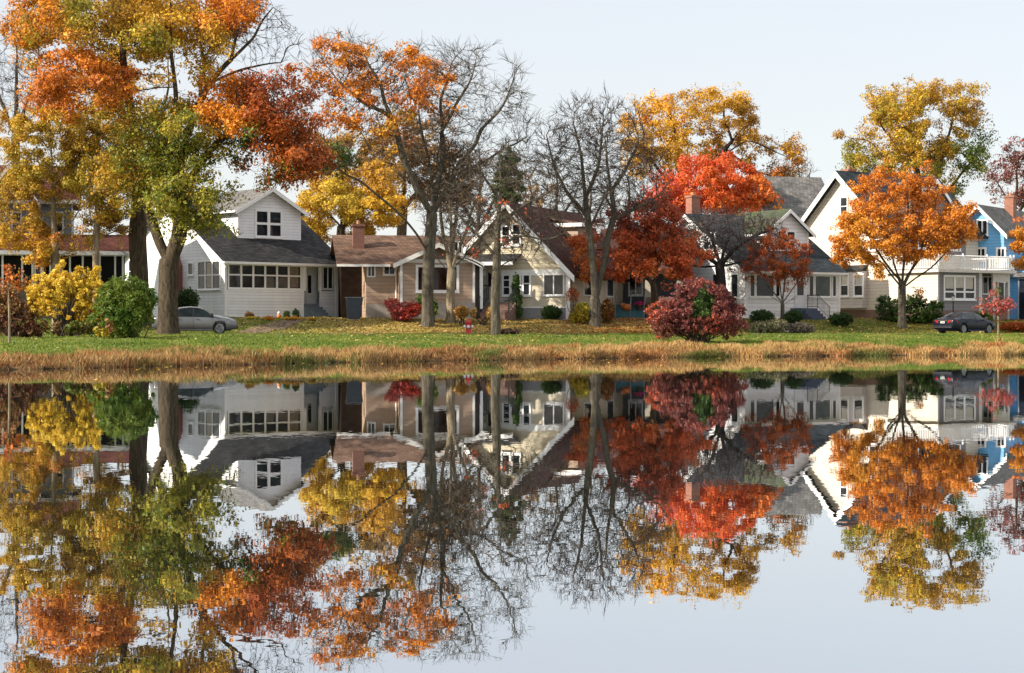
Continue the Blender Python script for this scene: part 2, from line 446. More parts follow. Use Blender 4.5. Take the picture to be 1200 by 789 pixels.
def build_bush(name, label, cat, group, s, env, n, pal, base, lsize=.13, stems=10, bk=None, seed=0, clump=.4, up=.3, part='foliage', zones=None, rough=.35, nclump=300, shell=.25, sink=.0):
    """env: ellipsoids in px; pal: pigment list; base=(px,py)"""
    global RNG
    RNG = np.random.default_rng(3000 + seed)
    s = settle(s, base[0], base[1], .015); b = P(base[0], base[1], s); b[2] = float(height(b[0], b[1]))
    root = empty(name, tuple(b), 0, label, cat, group)
    clump *= .62; nclump = int(nclump * 1.9); K = in_ellipsoids(env, nclump, s, max(rough, .35), seed, .8)
    K[:, 2] = np.maximum(K[:, 2], b[2] + .08)
    px = to_px(K); zi = np.full(len(K), -1)
    for k, z in enumerate(zones or []):
        q = ((px[:, 0] - z[0]) / z[2]) ** 2 + ((px[:, 1] - z[1]) / z[3]) ** 2; zi[(q + RNG.normal(size=len(K)) * .25) < 1] = k
    n = int(n * 1.3); pick = RNG.integers(0, len(K), n); cs = RNG.uniform(.5, 1.2, len(K)) * clump
    u = unit(RNG.normal(size=(n, 3))) * (RNG.uniform(shell, 1, (n, 1)) ** .6)
    cen = K[pick] + u * cs[pick][:, None]; cen[:, 2] = np.maximum(cen[:, 2], b[2] + RNG.uniform(.02, .15, n))
    hk = .5 + .8 * vnoise(K, .6, seed + 2.3); hue = np.clip(hk[pick] + RNG.normal(size=n) * .22, 0, 1)
    cols = pal_pick(pal, hue)
    for k, z in enumerate(zones or []):
        mk = zi[pick] == k
        if mk.any(): cols[mk] = pal_pick(z[4], hue[mk])
    cols *= RNG.uniform(.78, 1.22, (n, 1))
    if stems:
        m = MB()
        for i in RNG.choice(len(K), min(stems, len(K)), replace=False):
            st = np.array([RNG.normal() * .18, RNG.normal() * .18, -.1]); e = K[i] - b; mid = (st + e) / 2 + RNG.normal(size=3) * .12 + np.array([0, 0, .1])
            m.tube(resample([st, mid, e], .35), list(np.linspace(.035, .008, len(resample([st, mid, e], .35)))), 4, cap=False)
        m.build('stem', bk or BARK_TWIG, root)
    leaf_object(part, cen - b, lsize * .85, cols, root, up, out=u * .35)
    return root
# ------------------------------------------------------------------ houses
WHITE = plain('white_trim', (.86, .86, .84), .45, .06)
GLASS = glass()
GLASS2 = glass('porch_glass', (.03, .035, .04))
BLIND = plain('blind', (.52, .49, .42), .8, .12)
SCREEN = plain('dim_interior', (.012, .012, .013), .7, .5)
METAL_BLACK = plain('black_iron', (.02, .02, .022), .4, .2)

class House:
    def __init__(h, name, cx, cpy, s, rho, label, group='houses along the lakeside street'):
        c = P(cx, cpy, s); h.Cx, h.Cy, h.z0 = c; h.r = R(rho); h.c, h.s = math.cos(h.r), math.sin(h.r)
        h.o = empty(name, tuple(c), h.r, label, 'house', group)
    def fx(h, px, y=0):
        q = (px - 600) / F; return (q * (h.Cy + y * h.c) - h.Cx + y * h.s) / (h.c - q * h.s)
    def sy(h, px, x=0):
        q = (px - 600) / F; return (h.Cx + x * h.c - q * (h.Cy + x * h.s)) / (h.s + q * h.c)
    def zz(h, py, x=0, y=0):
        return EYE + (HORIZON - py) * (h.Cy + x * h.s + y * h.c) / F - h.z0
    def part(h, mb, name, mat, parent=None, label=None, **k):
        o = mb.build(name, mat, parent or h.o, **k)
        if label: o['label'] = label
        return o
    def mapper(h, side, at):
        if side == 'f': return lambda a, d, z: (a, at - d, z)
        if side == 'b': return lambda a, d, z: (a, at + d, z)
        if side == 'l': return lambda a, d, z: (at - d, a, z)
        return lambda a, d, z: (at + d, a, z)
    def rect(h, side, at, p0, p1, q0, q1):
        if side == 'f': a0, a1 = h.fx(p0, at), h.fx(p1, at); zf = lambda p, a: h.zz(p, a, at)
        else: a0, a1 = h.sy(p0, at), h.sy(p1, at); zf = lambda p, a: h.zz(p, at, a)
        am = (a0 + a1) / 2; z0, z1 = zf(q1, am), zf(q0, am)
        return min(a0, a1), max(a0, a1), min(z0, z1), max(z0, z1)
    def window(h, side, at, p0, p1, q0, q1, nv=1, rails=1, fw=.09, mw=.05, blind=0, gl=None, trim=None, sill=True, parent=None, rail_at=.5, name='window', label=None):
        """casing, mullions and meeting rails as one frame; one glazing sheet behind it"""
        a0, a1, z0, z1 = h.rect(side, at, p0, p1, q0, q1); M = h.mapper(side, at)
        def bx(mb, A0, A1, D0, D1, Z0, Z1):
            u, v = M(A0, D0, Z0), M(A1, D1, Z1); mb.box(u[0], v[0], u[1], v[1], u[2], v[2])
        m = MB()
        bx(m, a0 - fw, a0, 0, .07, z0 - fw, z1 + fw); bx(m, a1, a1 + fw, 0, .07, z0 - fw, z1 + fw)
        bx(m, a0, a1, 0, .068, z1, z1 + fw); bx(m, a0, a1, 0, .068, z0 - fw, z0)
        if sill: bx(m, a0 - fw - .04, a1 + fw + .04, 0, .12, z0 - fw - .05, z0 - fw)
        vs = [a0 + (a1 - a0) * k / nv for k in range(1, nv)]
        for x in vs: bx(m, x - mw / 2 * 1.4, x + mw / 2 * 1.4, .004, .062, z0, z1)
        for k in range(rails):
            z = z0 + (z1 - z0) * (rail_at if rails == 1 else (k + 1) / (rails + 1)); bx(m, a0, a1, .004, .05, z - mw / 2, z + mw / 2)
        fr = h.part(m, name, trim or WHITE, parent, label)
        g = MB(); bx(g, a0, a1, .004, .02, z0, z1); h.part(g, 'pane', gl or GLASS, fr)
        if blind:
            bb = MB()
            for k in range(nv):
                w = (a1 - a0) / nv; bx(bb, a0 + w * k + mw * .8, a0 + w * (k + 1) - mw * .8, .02, .024, z1 - (z1 - z0) * blind * (1 if k % 2 == 0 else .93), z1)
            h.part(bb, 'blind', BLIND, fr)
        return fr
    def railing(h, pts, ht=.9, gap=.12, r=.018, mat=None, name='railing', post=.03):
        m = MB()
        for (a, b) in zip(pts[:-1], pts[1:]):
            a, b = np.array(a, float), np.array(b, float); n = max(2, int(np.linalg.norm((b - a)[:2]) / gap))
            m.tube([a + [0, 0, ht], b + [0, 0, ht]], post, 4); m.tube([a + [0, 0, .1], b + [0, 0, .1]], post * .7, 4)
            for k in range(n + 1):
                q = a + (b - a) * k / n; m.tube([q + [0, 0, .1 if 0 < k < n else 0], q + [0, 0, ht + (.06 if k in (0, n) else 0)]], post if k in (0, n) else r, 4)
        return h.part(m, name, mat or METAL_BLACK)

def rake_boards(h, pts, thick, width, name='rake_trim', mat=None, dy=(0, 0, 0), parent=None):
    """boards along a gable edge: pts eave-apex-eave, extruded by vector dy; width downward"""
    m = MB()
    for a, b in zip(pts[:-1], pts[1:]):
        a, b = np.array(a, float), np.array(b, float); dn = np.array([0, 0, -width])
        m.prism([a, b, b + dn, a + dn], dy)
    return h.part(m, name, mat or WHITE, parent)

def side_gable(h, W, L, ze, pitch, wall, roofm, y0=0.0, over=.45, base=-1.2, walltop_trim=True, gut=True, x0=0.0, lift=0):
    """ridge parallel to the front; returns roof height function"""
    tp = math.tan(R(pitch)); zr = ze + L / 2 * tp
    m = MB(); m.prism([(x0, y0, base), (x0, L, base), (x0, L, ze), (x0, L / 2, zr), (x0, y0, ze + y0 * tp)], (W - x0, 0, 0)); h.part(m, 'wall', wall)
    t = .16; o = over; m = MB()
    m.prism([(x0 - o, -o, ze - o * tp), (x0 - o, L / 2, zr), (x0 - o, L + o, ze - o * tp), (x0 - o, L + o, ze - o * tp + t), (x0 - o, L / 2, zr + t * 1.15), (x0 - o, -o, ze - o * tp + t)], (W - x0 + 2 * o, 0, 0))
    roof = h.part(m, 'roof', roofm)
    for xx in (x0 - o - .035, W + o + .003):
        rake_boards(h, [(xx, -o, ze - o * tp + t * .7), (xx, L / 2, zr + t * .75), (xx, L + o, ze - o * tp + t * .7)], .03, .30, dy=(.032, 0, 0))
    if gut:
        g = MB(); g.box(x0 - o, W + o, -o - .14, -o - .003, ze - o * tp - .02, ze - o * tp + t - .03)
        g.box(x0 - o + .02, W + o - .02, -o + .02, .0, ze - o * tp - .05, ze - o * tp - .02)
        h.part(g, 'gutter', WHITE)
    return (lambda y: ze + y * tp), zr, tp

def front_dormer(h, xa, xb, yd, zb, ztop, zap, yb, wall, roofm, over=.4, zf=None):
    """gabled dormer standing on the front slope at depth yd; runs back to yb"""
    m = MB(); xm = (xa + xb) / 2
    m.prism([(xa, yd, zb - .3), (xb, yd, zb - .3), (xb, yd, ztop), (xm, yd, zap), (xa, yd, ztop)], (0, yb - yd, 0)); d = h.part(m, 'dormer', wall)
    k = (zap - ztop) / (xm - xa); t = .13; o = over; m = MB()
    P_ = [(xa - o, ztop - o * k), (xm, zap), (xb + o, ztop - o * k), (xb + o, ztop - o * k + t), (xm, zap + t * 1.15), (xa - o, ztop - o * k + t)]
    m.prism([(x, yd - o, z) for x, z in P_], (0, yb - yd + o, 0)); h.part(m, 'dormer_roof', roofm, d)
    yy = yd - o - .036
    rake_boards(h, [(xa - o, yy, ztop - o * k + t * .8), (xm, yy, zap + t * .85), (xb + o, yy, ztop - o * k + t * .8)], .03, .26, dy=(0, .033, 0), parent=d)
    g = MB(); g.box(xa - o - .1, xa - o - .003, yd - o, yb - .3, ztop - o * k - .03, ztop - o * k + t - .02)
    h.part(g, 'dormer_gutter', WHITE, d)
    g = MB(); g.box(xa - .03, xa + .09, yd - .03, yd - .002, zb - .05, ztop); g.box(xb - .09, xb + .03, yd - .03, yd - .002, zb - .05, ztop); g.box(xa + .09, xb - .09, yd - .03, yd - .002, zb - .08, zb + .06)
    h.part(g, 'dormer_trim', WHITE, d)
    return d

def steps(h, x0, x1, y1, ztop, n, run, rise, mat, name='steps', base=-1.0):
    m = MB()
    for k in range(n):
        m.box(x0, x1, y1 - run * (k + 1), y1 - run * k - (.0 if k == 0 else 0), base, ztop - rise * (k + 1))
    return h.part(m, name, mat)

def chimney(h, x, y, z0, z1, w=.6, d=.6, mat=None):
    m = MB(); m.box(x - w / 2, x + w / 2, y - d / 2, y + d / 2, z0, z1 - .15); m.box(x - w / 2 - .06, x + w / 2 + .06, y - d / 2 - .06, y + d / 2 + .06, z1 - .15, z1)
    c = h.part(m, 'chimney', mat or brick('chimney_brick', (.30, .10, .06), (.40, .16, .09)))
    f = MB(); f.lathe([(.13, z1 + .001), (.12, z1 + .25)], (x, y, 0), 10); h.part(f, 'flue', plain('clay_pot', (.35, .18, .1)), c)

SID_W = siding('white_siding', (.84, .85, .86), .2)
SID_W2 = siding('white_broad_siding', (.83, .83, .83), .27)
SID_BR = siding('brown_siding', (.42, .30, .215), .24, .009)
SID_GY = siding('grey_siding', (.22, .21, .22), .24)
SID_CREAM = siding('cream_siding', (.66, .60, .50), .24)
SID_BLUE = siding('blue_siding', (.14, .40, .68), .24, .009)
SID_SH = siding('beige_shakes', (.62, .54, .38), .3, .009, .25)
STUCCO = plain('beige_stucco', (.56, .50, .38), .85, .15, 1.2, .3)
RF_GREY = shingle('grey_shingles', (.026, .026, .028), (.06, .059, .058))
RF_LGREY = shingle('pale_grey_shingles', (.12, .117, .11), (.21, .20, .185))
RF_BROWN = shingle('brown_shingles', (.125, .075, .052), (.20, .125, .088))
RF_MAROON = shingle('maroon_shingles', (.062, .030, .024), (.11, .055, .041))
RF_GREEN = shingle('green_grey_shingles', (.05, .058, .042), (.09, .10, .07), moss=(.075, .10, .042))
RF_TEAL = shingle('slate_shingles', (.022, .03, .036), (.048, .058, .065))
RF_RED = shingle('red_shingles', (.07, .024, .018), (.11, .040, .03))
FOUND = plain('concrete_block', (.26, .26, .26), .9, .2, 2, .4)

# ---- the white house with the enclosed porch
def white_porch_house():
    h = House('white_house', 264, 371, 18.0, 41, 'white clapboard house with glazed front porch, gabled dormer and silver car outside')
    ze = h.zz(304, 0, 0); W = h.fx(396); L = 14.0; pitch = 31.5
    zf, zr, tp = side_gable(h, W, L, ze, pitch, SID_W, RF_GREY, y0=1.7)
    zs = h.zz(340, 2, 0); xd = h.fx(356); xr = h.fx(375.5)
    # porch: front panel, left end, right wing
    m = MB(); m.box(0, xd, .0, .14, -1.2, zs); m.box(0, .14, .14, 1.69, -1.2, ze); m.prism([(.002, .0, ze - .002), (.002, 1.69, ze - .002), (.002, 1.69, ze + 1.69 * tp - .012)], (.13, 0, 0)); m.box(xr, W, 0, .14, -1.2, zs); m.box(W - .14, W, .14, 1.69, -1.2, ze)
    h.part(m, 'porch_wall', SID_W)
    m = MB(); m.box(-.02, W + .02, -.03, .16, ze - .36, ze - .05)
    for a, b in ((-.03, .12), (xd - .12, xd + .2), (W - .24, W + .02), (xr - .08, xr + .1)): m.box(a, b, -.028, .158, zs - (.0 if a < xd + 1 and a > .5 else .0), ze - .36)
    m.box(-.03, .12, -.028, .0, -1, zs); m.box(xd - .1, xd + .01, -.027, .0, -1, zs); m.box(W - .2, W + .02, -.029, .0, -1, zs)
    h.part(m, 'porch_frame', WHITE)
    h.window('f', .1, 268, 351.5, 309.5, 337.5, 6, 1, .10, .10, gl=GLASS2, name='porch_window', rail_at=.52)
    h.window('f', .1, 378.5, 389, 310.5, 338, 2, 0, .06, .05, gl=GLASS2, name='porch_window')
    # blinds half drawn behind some of the porch glazing
    m = MB(); m.box(xd + .2, W - .14, .16, 1.69, -1.2, h.zz(356, xd, 0)); h.part(m, 'porch_floor', plain('grey_deck', (.16, .19, .21), .7))
    # recessed door
    a0, a1 = xd + .22, xr - .05; zd0 = h.zz(356, xd, 0)
    m = MB(); m.box(a0, a1 + .6, 1.2, 1.3, zd0, ze); w = h.part(m, 'entry_wall', WHITE)
    m = MB(); m.box(a0 + .02, a0 + .82, 1.14, 1.195, zd0 + .02, zd0 + 2.06); d = h.part(m, 'door', plain('door_white', (.74, .75, .74), .4, .05))
    m = MB(); m.box(a0 + .16, a0 + .68, 1.125, 1.139, zd0 + .85, zd0 + 1.9); h.part(m, 'pane', GLASS, d)
    m = MB(); m.box(a0 + .14, a0 + .7, 1.12, 1.138, zd0 + 1.34, zd0 + 1.40); h.part(m, 'sash', WHITE, d)
    m = MB(); m.tube([(a0 + .74, 1.10, zd0 + .95), (a0 + .74, 1.06, zd0 + 1.0), (a0 + .74, 1.10, zd0 + 1.15)], .02, 5); h.part(m, 'handle', METAL_BLACK, d)
    m = MB(); m.box(a0 + .95, a1 + .1, 1.15, 1.196, zd0 + .75, zd0 + 1.95); h.part(m, 'sidelight', GLASS)
    ST = plain('steps_grey', (.15, .19, .22), .75, .15)
    steps(h, xd + .03, xr + .02, .02, zd0 - .0, 6, .30, .2, ST)
    m = MB(); m.box(0, xd - .04, .01, .02, -.3, -.02); 
    # downspout
    m = MB(); m.tube([(-.1, -.5, ze - .35), (-.1, -.1, ze - .6), (-.1, -.1, .12), (.0, -.5, .02), (1.6, -.75, -.08)], .05, 6); h.part(m, 'downspout', WHITE)
    # left wall openings
    h.window('l', 0, 233, 258, 307, 338, 3, 1, .10, .09, gl=GLASS2)
    cw = h.mapper('l', 0); a0, a1, z0, z1 = h.rect('l', 0, 242.5, 249, 308, 337); m = MB(); m.box(-.026, -.021, a0, a1, z0, z1); h.part(m, 'curtain', plain('cream_curtain', (.45, .40, .32), .9, .2, 5))
    a0, a1, z0, z1 = h.rect('f', .1, 339, 349.5, 311, 337); m = MB(); m.box(a0 + .06, a1, .075, .079, z0, z1); h.part(m, 'curtain', plain('tan_curtain', (.20, .16, .12), .9, .3, 5))
    a0, a1, z0, z1 = h.rect('f', .1, 311, 321.5, 325, 337); m = MB(); m.box(a0 + .08, a1 - .08, .075, .079, z0, z1); h.part(m, 'curtain', plain('dull_curtain', (.12, .11, .10), .9, .3, 5))
    h.window('l', 0, 221.5, 226.5, 309, 321.5, 1, 0, .07, .05)
    h.window('l', 0, 152, 160, 306, 330, 1, 1, .09, .05)
    m = MB(); y0, y1 = h.sy(214), h.sy(205); zt = h.zz(306, 0, y0); m.prism([(-.55, y0, -1.2), (-.55, y1, -1.2), (-.55, y1, zt - .3), (-.55, (y0 + y1) / 2, zt + .5), (-.55, y0, zt - .3)], (.548, 0, 0))
    h.part(m, 'chimney_breast', brick('chimney_brick_red', (.22, .045, .035), (.28, .07, .05)))
    m = MB(); q0, q1, r0, r1 = h.rect('l', 0, 244, 240, 358, 368); m.box(-.05, -.002, h.sy(250), h.sy(240), -.9, h.zz(357, 0, h.sy(245))); h.part(m, 'hatch', WHITE)
    m = MB(); m.box(-.03, .09, -.032, -.0, ze - .36, ze); m.box(-.032, -.0, .0, .12, -1.2, ze - .02); h.part(m, 'corner_board', WHITE)
    # dormer
    yd = 1.5
    for _ in range(6):
        x = h.fx(315, yd); yd = max(.6, (h.zz(283, x, yd) - ze) / tp)
    xa, xb = h.fx(279, yd), h.fx(352, yd); zt = h.zz(245, xa, yd); za = h.zz(222.5, (xa + xb) / 2, yd)
    d = front_dormer(h, xa, xb, yd, zf(yd) + .18, zt, za, L / 2 + .8, SID_W, RF_LGREY)
    h.window('f', yd, 300.5, 328.5, 248.5, 276.5, 2, 1, .13, .16, parent=d, rail_at=.5)
    return h
white_porch_house()

# ---- the brown bungalow
def brown_house():
    h = House('brown_bungalow', 470, 360, 18.3, 9, 'low tan-brown bungalow with large picture window behind the hydrant')
    Wd = h.fx(556); ze = h.zz(307)
    xl = h.fx(404, 2.2); yb = 2.2; L = 10.5
    tp = math.tan(R(24)); 
    # main body behind, wing in front
    m = MB(); zr = ze + (L - yb) / 2 * tp
    xw = h.fx(429, yb)
    m.prism([(xw, yb, -1.2), (xw, L, -1.2), (xw, L, ze), (xw, (L + yb) / 2, zr), (xw, yb, ze)], (Wd - xw + .6, 0, 0)); h.part(m, 'wall', SID_BR)
    m = MB(); m.box(xl, xw - .002, yb + 3.4, L - .5, -1.2, ze + .5); h.part(m, 'side_wall', plain('painted_shade_boards', (.022, .015, .012), .9, .3, spec=0))  # recess shade put into the wall colour; the neighbouring house casts none here
    m = MB(); m.box(0, Wd, 0, yb - .003, -1.2, ze); m.prism([(0, 0, ze), (Wd, 0, ze), (Wd / 2, 0, ze + Wd / 2 * .46)], (0, 5, 0)); h.part(m, 'front_wing', SID_BR)
    o = .55; t = .15; m = MB(); ym = (L + yb) / 2
    m.prism([(xl - o, yb - o, ze - o * tp), (xl - o, ym, zr), (xl - o, L + o, ze - o * tp), (xl - o, L + o, ze - o * tp + t), (xl - o, ym, zr + t * 1.1), (xl - o, yb - o, ze - o * tp + t)], (Wd - xl + 2 * o + .4, 0, 0)); h.part(m, 'roof', RF_BROWN)
    m = MB(); k = .46; P_ = [(-o, ze - o * k), (Wd / 2, ze + Wd / 2 * k), (Wd + o, ze - o * k), (Wd + o, ze - o * k + t), (Wd / 2, ze + Wd / 2 * k + t * 1.1), (-o, ze - o * k + t)]
    m.prism([(x, -.6, z) for x, z in P_], (0, 6.2, 0)); h.part(m, 'wing_roof', RF_BROWN)
    rake_boards(h, [(-o, -.636, ze - o * k + t * .8), (Wd / 2, -.636, ze + Wd / 2 * k + t * .85), (Wd + o, -.636, ze - o * k + t * .8)], .03, .3, dy=(0, .033, 0))
    m = MB(); m.box(xl - o, -.05, yb - o - .13, yb - o - .003, ze - o * tp - .02, ze - o * tp + t - .02); m.tube([(-.12, yb - o - .1, ze - .3), (-.12, yb - .08, ze - .55), (-.12, yb - .1, -.3)], .05, 6); h.part(m, 'downspout', WHITE)
    m = MB(); m.box(-.05, Wd + .05, -.03, -.002, ze - .05, ze + .17)
    m.box(-.06, .1, -.028, .0, -.1, ze - .05); m.box(Wd - .12, Wd + .03, -.028, 0, -.1, ze - .05); h.part(m, 'trim', WHITE)
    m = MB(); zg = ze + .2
    m.box(Wd / 2 - .9, Wd / 2 + .9, -.035, -.002, zg, zg + .75); h.part(m, 'gable_panel', plain('gable_dull_brown', (.25, .19, .15), .7))  # panel in a duller brown than the siding
    h.window('f', -.04, 533, 541, 284, 296, 2, 0, .06, .05, sill=False)
    h.window('f', 0, 490, 535, 313.5, 340, 1, 0, .16, .05, gl=glass('picture_glass', (.035, .016, .014)))
    h.window('f', yb, 431.5, 438.5, 311, 323.5, 2, 0, .09, .04, sill=False)
    h.window('f', yb, 450.5, 462, 311.5, 321, 2, 0, .09, .04, trim=WHITE)
    m = MB(); a, b_, c, d = h.rect('f', 0, 478, 484, 286, 292)
    # chimneys of dark brick stand on the main roof
    x = h.fx(420, 4.4); zb = ze + (4.4 - yb) * tp
    chimney(h, x, 4.4, zb - .4, h.zz(263, x, 4.4), .75, .6, brick('dark_brick', (.16, .055, .038), (.23, .085, .058)))
    m = MB(); m.box(xw, 0 - .01, yb - .04, yb - .002, -1.2, .22); m.box(-.02, Wd + .02, -.04, -.002, -1.2, .30); h.part(m, 'foundation', plain('pale_foundation', (.34, .31, .28), .9, .15))
    # recessed side entry
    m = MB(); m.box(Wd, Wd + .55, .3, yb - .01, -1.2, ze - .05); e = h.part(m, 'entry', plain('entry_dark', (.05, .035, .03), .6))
    m = MB(); m.box(Wd + .36, Wd + .56, .1, .298, -.1, ze - .1); h.part(m, 'post', WHITE)
    return h
brown_house()

# ---- the beige gable-fronted house
def beige_house():
    h = House('beige_gabled_house', 525, 374, 17.6, -22, 'beige shingled house with steep white-edged front gable and maroon roof')
    W = h.fx(668); xm = W / 2; ze = h.zz(317, W, 0); za = h.zz(240, xm, 0); Ld = 13.0
    m = MB(); m.box(0, W, 0, Ld, -1.5, ze); h.part(m, 'wall', STUCCO)
    m = MB(); m.prism([(0, -.01, ze), (W, -.01, ze), (xm, -.01, za)], (0, Ld, 0)); h.part(m, 'gable_wall', SID_SH)
    k = (za - ze) / xm; o = .5; t = .16; m = MB()
    P_ = [(-o, ze - o * k), (xm, za), (W + o, ze - o * k), (W + o, ze - o * k + t), (xm, za + t * 1.2), (-o, ze - o * k + t)]
    m.prism([(x, -.55, z) for x, z in P_], (0, Ld + 1, 0)); h.part(m, 'roof', RF_MAROON)
    rake_boards(h, [(-o, -.59, ze - o * k + t * .8), (xm, -.59, za + t), (W + o, -.59, ze - o * k + t * .8)], .04, .42, dy=(0, .037, 0))
    m = MB(); m.box(-.05, W + .05, -.05, -.012, ze - .3, ze + .06); m.box(W - .28, W + .03, -.048, -.0, -.1, ze - .3); m.box(-.03, .2, -.048, 0, -.1, ze - .3)
    m.box(h.fx(613), W, -.06, -.003, h.zz(361, W, 0), h.zz(359.5, W, 0)); h.part(m, 'trim', WHITE)
    m = MB(); m.box(-.01, W + .01, -.03, -.001, -1.5, h.zz(361, W, 0)); m.box(W + .001, W + .03, 0, Ld, -1.5, h.zz(361, W, 0)); h.part(m, 'foundation', FOUND)
    h.window('f', 0, 590.5, 597, 320, 345, 1, 2, .12, .06)
    h.window('f', 0, 601, 609, 320, 345, 1, 1, .12, .06)
    h.window('f', 0, 614, 620.5, 320, 345, 1, 1, .12, .08)
    h.window('f', 0, 638, 660, 319, 345, 2, 0, .09, .05, gl=glass('verandah_glass', (.02, .02, .022)))
    h.window('f', -.01, 589, 597, 266, 287, 1, 1, .12, .06)
    h.window('f', -.01, 601.5, 609, 264, 286, 1, 1, .12, .06)
    h.window('f', -.01, 626.5, 631, 274, 279.5, 1, 0, .07, .04, sill=False)
    # little hooded entry with steps and iron railing at the left
    xa, xb = h.fx(566), h.fx(588); zh = h.zz(304, xa, -1)
    m = MB(); m.prism([(xa - .2, -1.5, zh - .35), (xb + 1.4, -1.5, zh - .35), (xb + 1.4, -.06, zh + .25), (xa - .2, -.06, zh + .25)], (0, 0, .12)); h.part(m, 'entry_hood', RF_GREY)
    m = MB(); m.box(xa - .2, xb + 1.4, -1.54, -1.502, zh - .42, zh - .2); m.box(xa - .15, xa, -1.45, -1.3, -.2, zh - .35); h.part(m, 'entry_post', WHITE)
    m = MB(); zd = h.zz(352, xa, 0); m.box(xa + .25, xa + 1.1, -.06, -.002, zd, zd + 2.0); d = h.part(m, 'door', plain('door_cream', (.5, .47, .4), .5))
    m = MB(); m.box(xa + .4, xa + .95, -.075, -.061, zd + .9, zd + 1.8); h.part(m, 'pane', GLASS, d)
    BRK = brick('step_brick', (.15, .08, .06), (.20, .11, .085))
    m = MB(); m.box(xa - .2, xb + .8, -1.5, -.05, -1.5, zd); h.part(m, 'landing', FOUND)
    x0, x1 = xb - .1, xb + .8
    for k_ in range(5):
        m = MB(); m.box(x0 - .2, x1 + .9, -1.5 - .3 * (k_ + 1), -1.5 - .3 * k_ - .002, -1.5, zd - .17 * (k_ + 1)); h.part(m, 'step', BRK)
    h.railing([(xa - .15, -1.45, zd), (x0 - .25, -1.45, zd), (x0 - .25, -3.0, zd - .85)], .95, .13, .016)
    h.railing([(x1 + .9, -1.5, zd), (x1 + .9, -3.0, zd - .85)], .95, .13, .016)
    # right side: downpipe, wall windows, roof dormer
    m = MB(); m.tube([(W + .1, -.1, ze - .4), (W + .1, -.1, -.8)], .06, 6); h.part(m, 'downspout', plain('brown_pipe', (.07, .045, .035), .5))
    M = h.mapper('r', W)
    for y0, y1 in ((2.6, 4.6), (7.2, 8.4)):
        m = MB(); m.box(W + .001, W + .07, y0 - .1, y1 + .1, h.zz(347, W, 3), h.zz(320, W, 3)); f = h.part(m, 'window', WHITE)
        m = MB(); m.box(W + .071, W + .08, y0, y1, h.zz(345.5, W, 3), h.zz(321.5, W, 3)); h.part(m, 'pane', GLASS, f)
    yd0, yd1 = 5.6, 9.4; xd = W - 1.5
    zt = h.zz(263, xd, yd0)
    m = MB(); m.prism([(xd - 3, yd0, zt - 1.6), (xd, yd0, zt - 1.6), (xd, yd0, zt - .07), (xd - 3, yd0, zt + .48)], (0, yd1 - yd0, 0)); dm = h.part(m, 'dormer', SID_BR)
    m = MB(); m.prism([(xd + .4, yd0 - .3, zt - .08), (xd - 3.0, yd0 - .3, zt + .55), (xd - 3.0, yd0 - .3, zt + .67), (xd + .4, yd0 - .3, zt + .06)], (0, yd1 - yd0 + .6, 0)); h.part(m, 'dormer_roof', RF_BROWN, dm)
    m = MB(); m.box(xd + .401, xd + .45, yd0 - .3, yd1 + .3, zt - .16, zt + .08); m.box(xd - 2.4, xd + .40, yd0 - .36, yd0 - .305, zt - .16, zt + .08); h.part(m, 'dormer_gutter', WHITE, dm)
    return h
beige_house()

